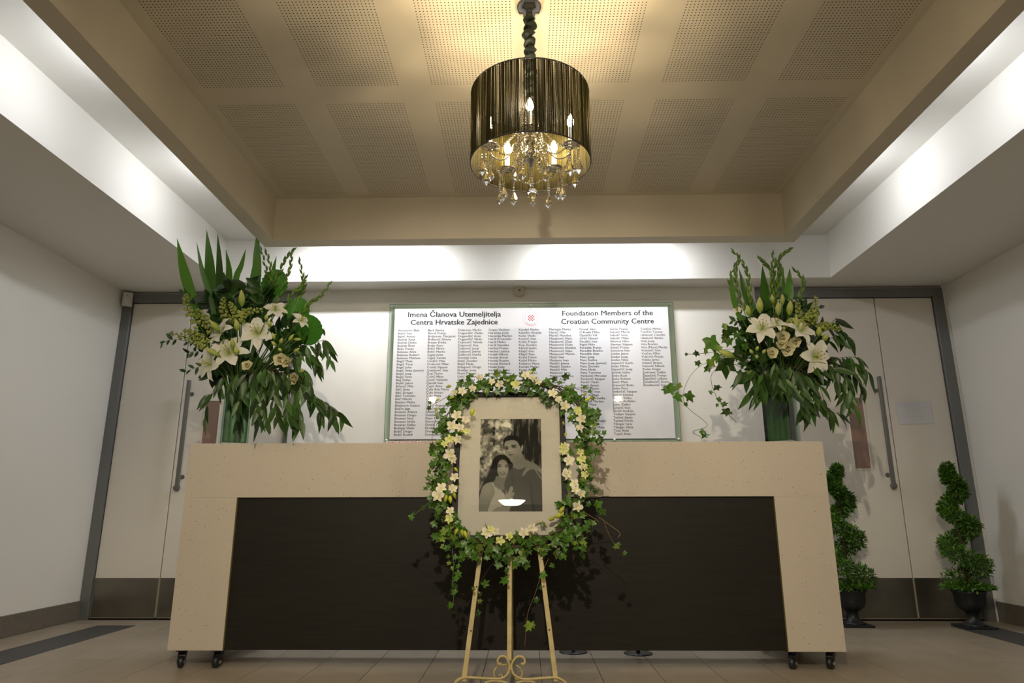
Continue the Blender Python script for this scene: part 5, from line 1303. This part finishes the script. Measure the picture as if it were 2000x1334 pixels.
twig([(1174, 858), (1176, 874), (1184, 881)], [])
twig([(1130, 960), (1150, 972), (1175, 970), (1190, 969)], [(1164, 960, 13), (1168, 985, 18), (1176, 1000, 17), (1150, 985, 12)])
twig([(850, 972), (830, 988), (806, 1008)], [(803, 1010, 12), (808, 1002, 8), (826, 992, 10), (842, 987, 11), (845, 970, 14)], STEMG)
twig([(1140, 1000), (1160, 1012), (1170, 1020)], [(1148, 1022, 15), (1128, 1025, 10)], STEMY)
twig([(1170, 1010), (1190, 1025), (1210, 1040), (1208, 1050)], [], STEMY)
twig([(1180, 1020), (1190, 1045), (1202, 1066)], [(1204, 1068, 12), (1208, 1064, 10), (1220, 1080, 9)], STEMY, 0.0008)
twig([(885, 1060), (884, 1080), (886, 1110), (883, 1140), (886, 1170), (880, 1182)], [(876, 1068, 9), (875, 1086, 8), (877, 1100, 9), (895, 1120, 14), (891, 1130, 12), (888, 1146, 12), (888, 1156, 12), (880, 1182, 12), (884, 1110, 8)], STEMG)
twig([(905, 1070), (888, 1100), (884, 1150)], [(900, 1092, 12), (895, 1106, 10)], STEMG, 0.0008)
twig([(980, 1080), (955, 1110), (935, 1145), (933, 1165), (934, 1190)], [(925, 1150, 8), (938, 1160, 9), (937, 1174, 9), (934, 1197, 12), (948, 1140, 15)], STEMB, 0.0008)
twig([(1000, 1080), (990, 1110), (985, 1130)], [(986, 1134, 17), (990, 1114, 11), (1008, 1092, 12), (1018, 1088, 12), (1007, 1104, 14)], STEMG, 0.0008)
twig([(1072, 1090), (1058, 1120), (1045, 1160), (1033, 1190), (1028, 1215)], [(1061, 1123, 15), (1048, 1172, 11), (1055, 1147, 8), (1033, 1223, 17), (1040, 1220, 12), (1078, 1105, 10)], STEMY, 0.0008)
twig([(1028, 1228), (1026, 1245), (1025, 1262)], [], STEMY, 0.0006)
for (u, v, s_) in [(1128, 1052, 15), (1132, 1066, 13), (1140, 1078, 10), (1118, 1060, 11), (1098, 1078, 14), (1085, 1076, 16), (1092, 1056, 17), (1060, 1070, 15), (870, 1055, 12), (876, 1050, 10), (862, 1040, 13), (960, 1075, 16), (1015, 1075, 14), (925, 1072, 12), (1104, 1066, 12), (845, 950, 14), (852, 935, 15), (862, 1072, 10), (1138, 1082, 11), (1150, 1040, 10)]:
    me_, M = put_ivy(u, v, random.uniform(.02, .05), s_/1319.4*3.38*1.2); inst('ivy_leaf', me_, M, wr)

# ================================================================== SPIRAL TOPIARIES
def topiary(x, y, label, ph, seed):
    rg = random.Random(seed)
    t = thing('spiral_topiary', label, 'topiary', (x, y, 0), 'spiral topiaries by the right doors')
    T = Matrix.Translation((x, y, 0)) @ Matrix.Rotation(rg.uniform(-.2, .2), 4, 'Z')
    MB().cbox(-0.105, 0.105, -0.105, 0.105, 0.0, 0.016, 0.003, T).build('plinth', URNM, t)
    MB().lathe([(0.085, 0.015), (0.070, 0.028), (0.045, 0.045), (0.038, 0.075), (0.042, 0.098), (0.062, 0.112), (0.088, 0.135), (0.098, 0.170), (0.102, 0.225), (0.112, 0.240), (0.114, 0.252), (0.104, 0.252), (0.096, 0.230), (0.0001, 0.226)], 32, T).build('urn', URNM, t, smooth=True)
    MB().tube([(x, y, 0.22), (x, y, 1.14)], 0.009, 8).build('trunk', STEMB, t, smooth=True)
    LF = leaf_mesh('l', TOPL, 1, 0.42, 2, 0.1, 0.3, 0.45, 0.9)
    items = []
    turns = 3.05; z0, z1 = 0.30, 1.13
    def centre(q):
        a = ph-turns*2*PI*q; rr = 0.100*(1-q)**0.8+0.010; zz = z0+(z1-z0)*q
        return Vector((x+rr*math.cos(a), y+rr*math.sin(a), zz)), a
    def addleaf(c, n_, L):
        g = rg.random(); col = (0.045+0.11*g*g, 0.12+0.22*g*g, 0.012+0.02*g)
        d = (n_+Vector((rg.uniform(-.7, .7), rg.uniform(-.7, .7), rg.uniform(-.3, .9)))).normalized()
        items.append((LF, frame_mat(c, d, Vector((rg.uniform(-1, 1), rg.uniform(-1, 1), 1)), L), col))
    for i in range(6000):
        q = rg.random()**0.9*1.0; c, a = centre(q); R = 0.077*(1-q)+0.046*q
        if q > 0.9: R *= 1-0.35*(q-0.9)/0.1
        v = Vector((rg.gauss(0, 1), rg.gauss(0, 1), rg.gauss(0, 1)*0.75)).normalized(); rr_ = R*rg.uniform(0.62, 1.0)
        addleaf(c+Vector((v.x*rr_, v.y*rr_, v.z*rr_*0.85)), v, rg.uniform(0.026, 0.040))
    for i in range(900):   # skirt over the urn
        a = rg.uniform(0, 2*PI); rr_ = math.sqrt(rg.random())*0.158; v = Vector((math.cos(a), math.sin(a), rg.uniform(-.3, .6)))
        addleaf(Vector((x+rr_*math.cos(a), y+rr_*math.sin(a), 0.262+0.055*rg.random()*(1.15-rr_/0.158))), v, rg.uniform(0.026, 0.040))
    merge_meshes('foliage', TOPL, items, t, kind='stuff', vcol=True)
topiary(2.372, 5.30, 'spiral boxwood topiary in a black urn beside the counter, left of the pair', 0.4, 11)
topiary(3.185, 5.22, 'spiral boxwood topiary in a black urn by the right wall, right of the pair', 2.2, 12)
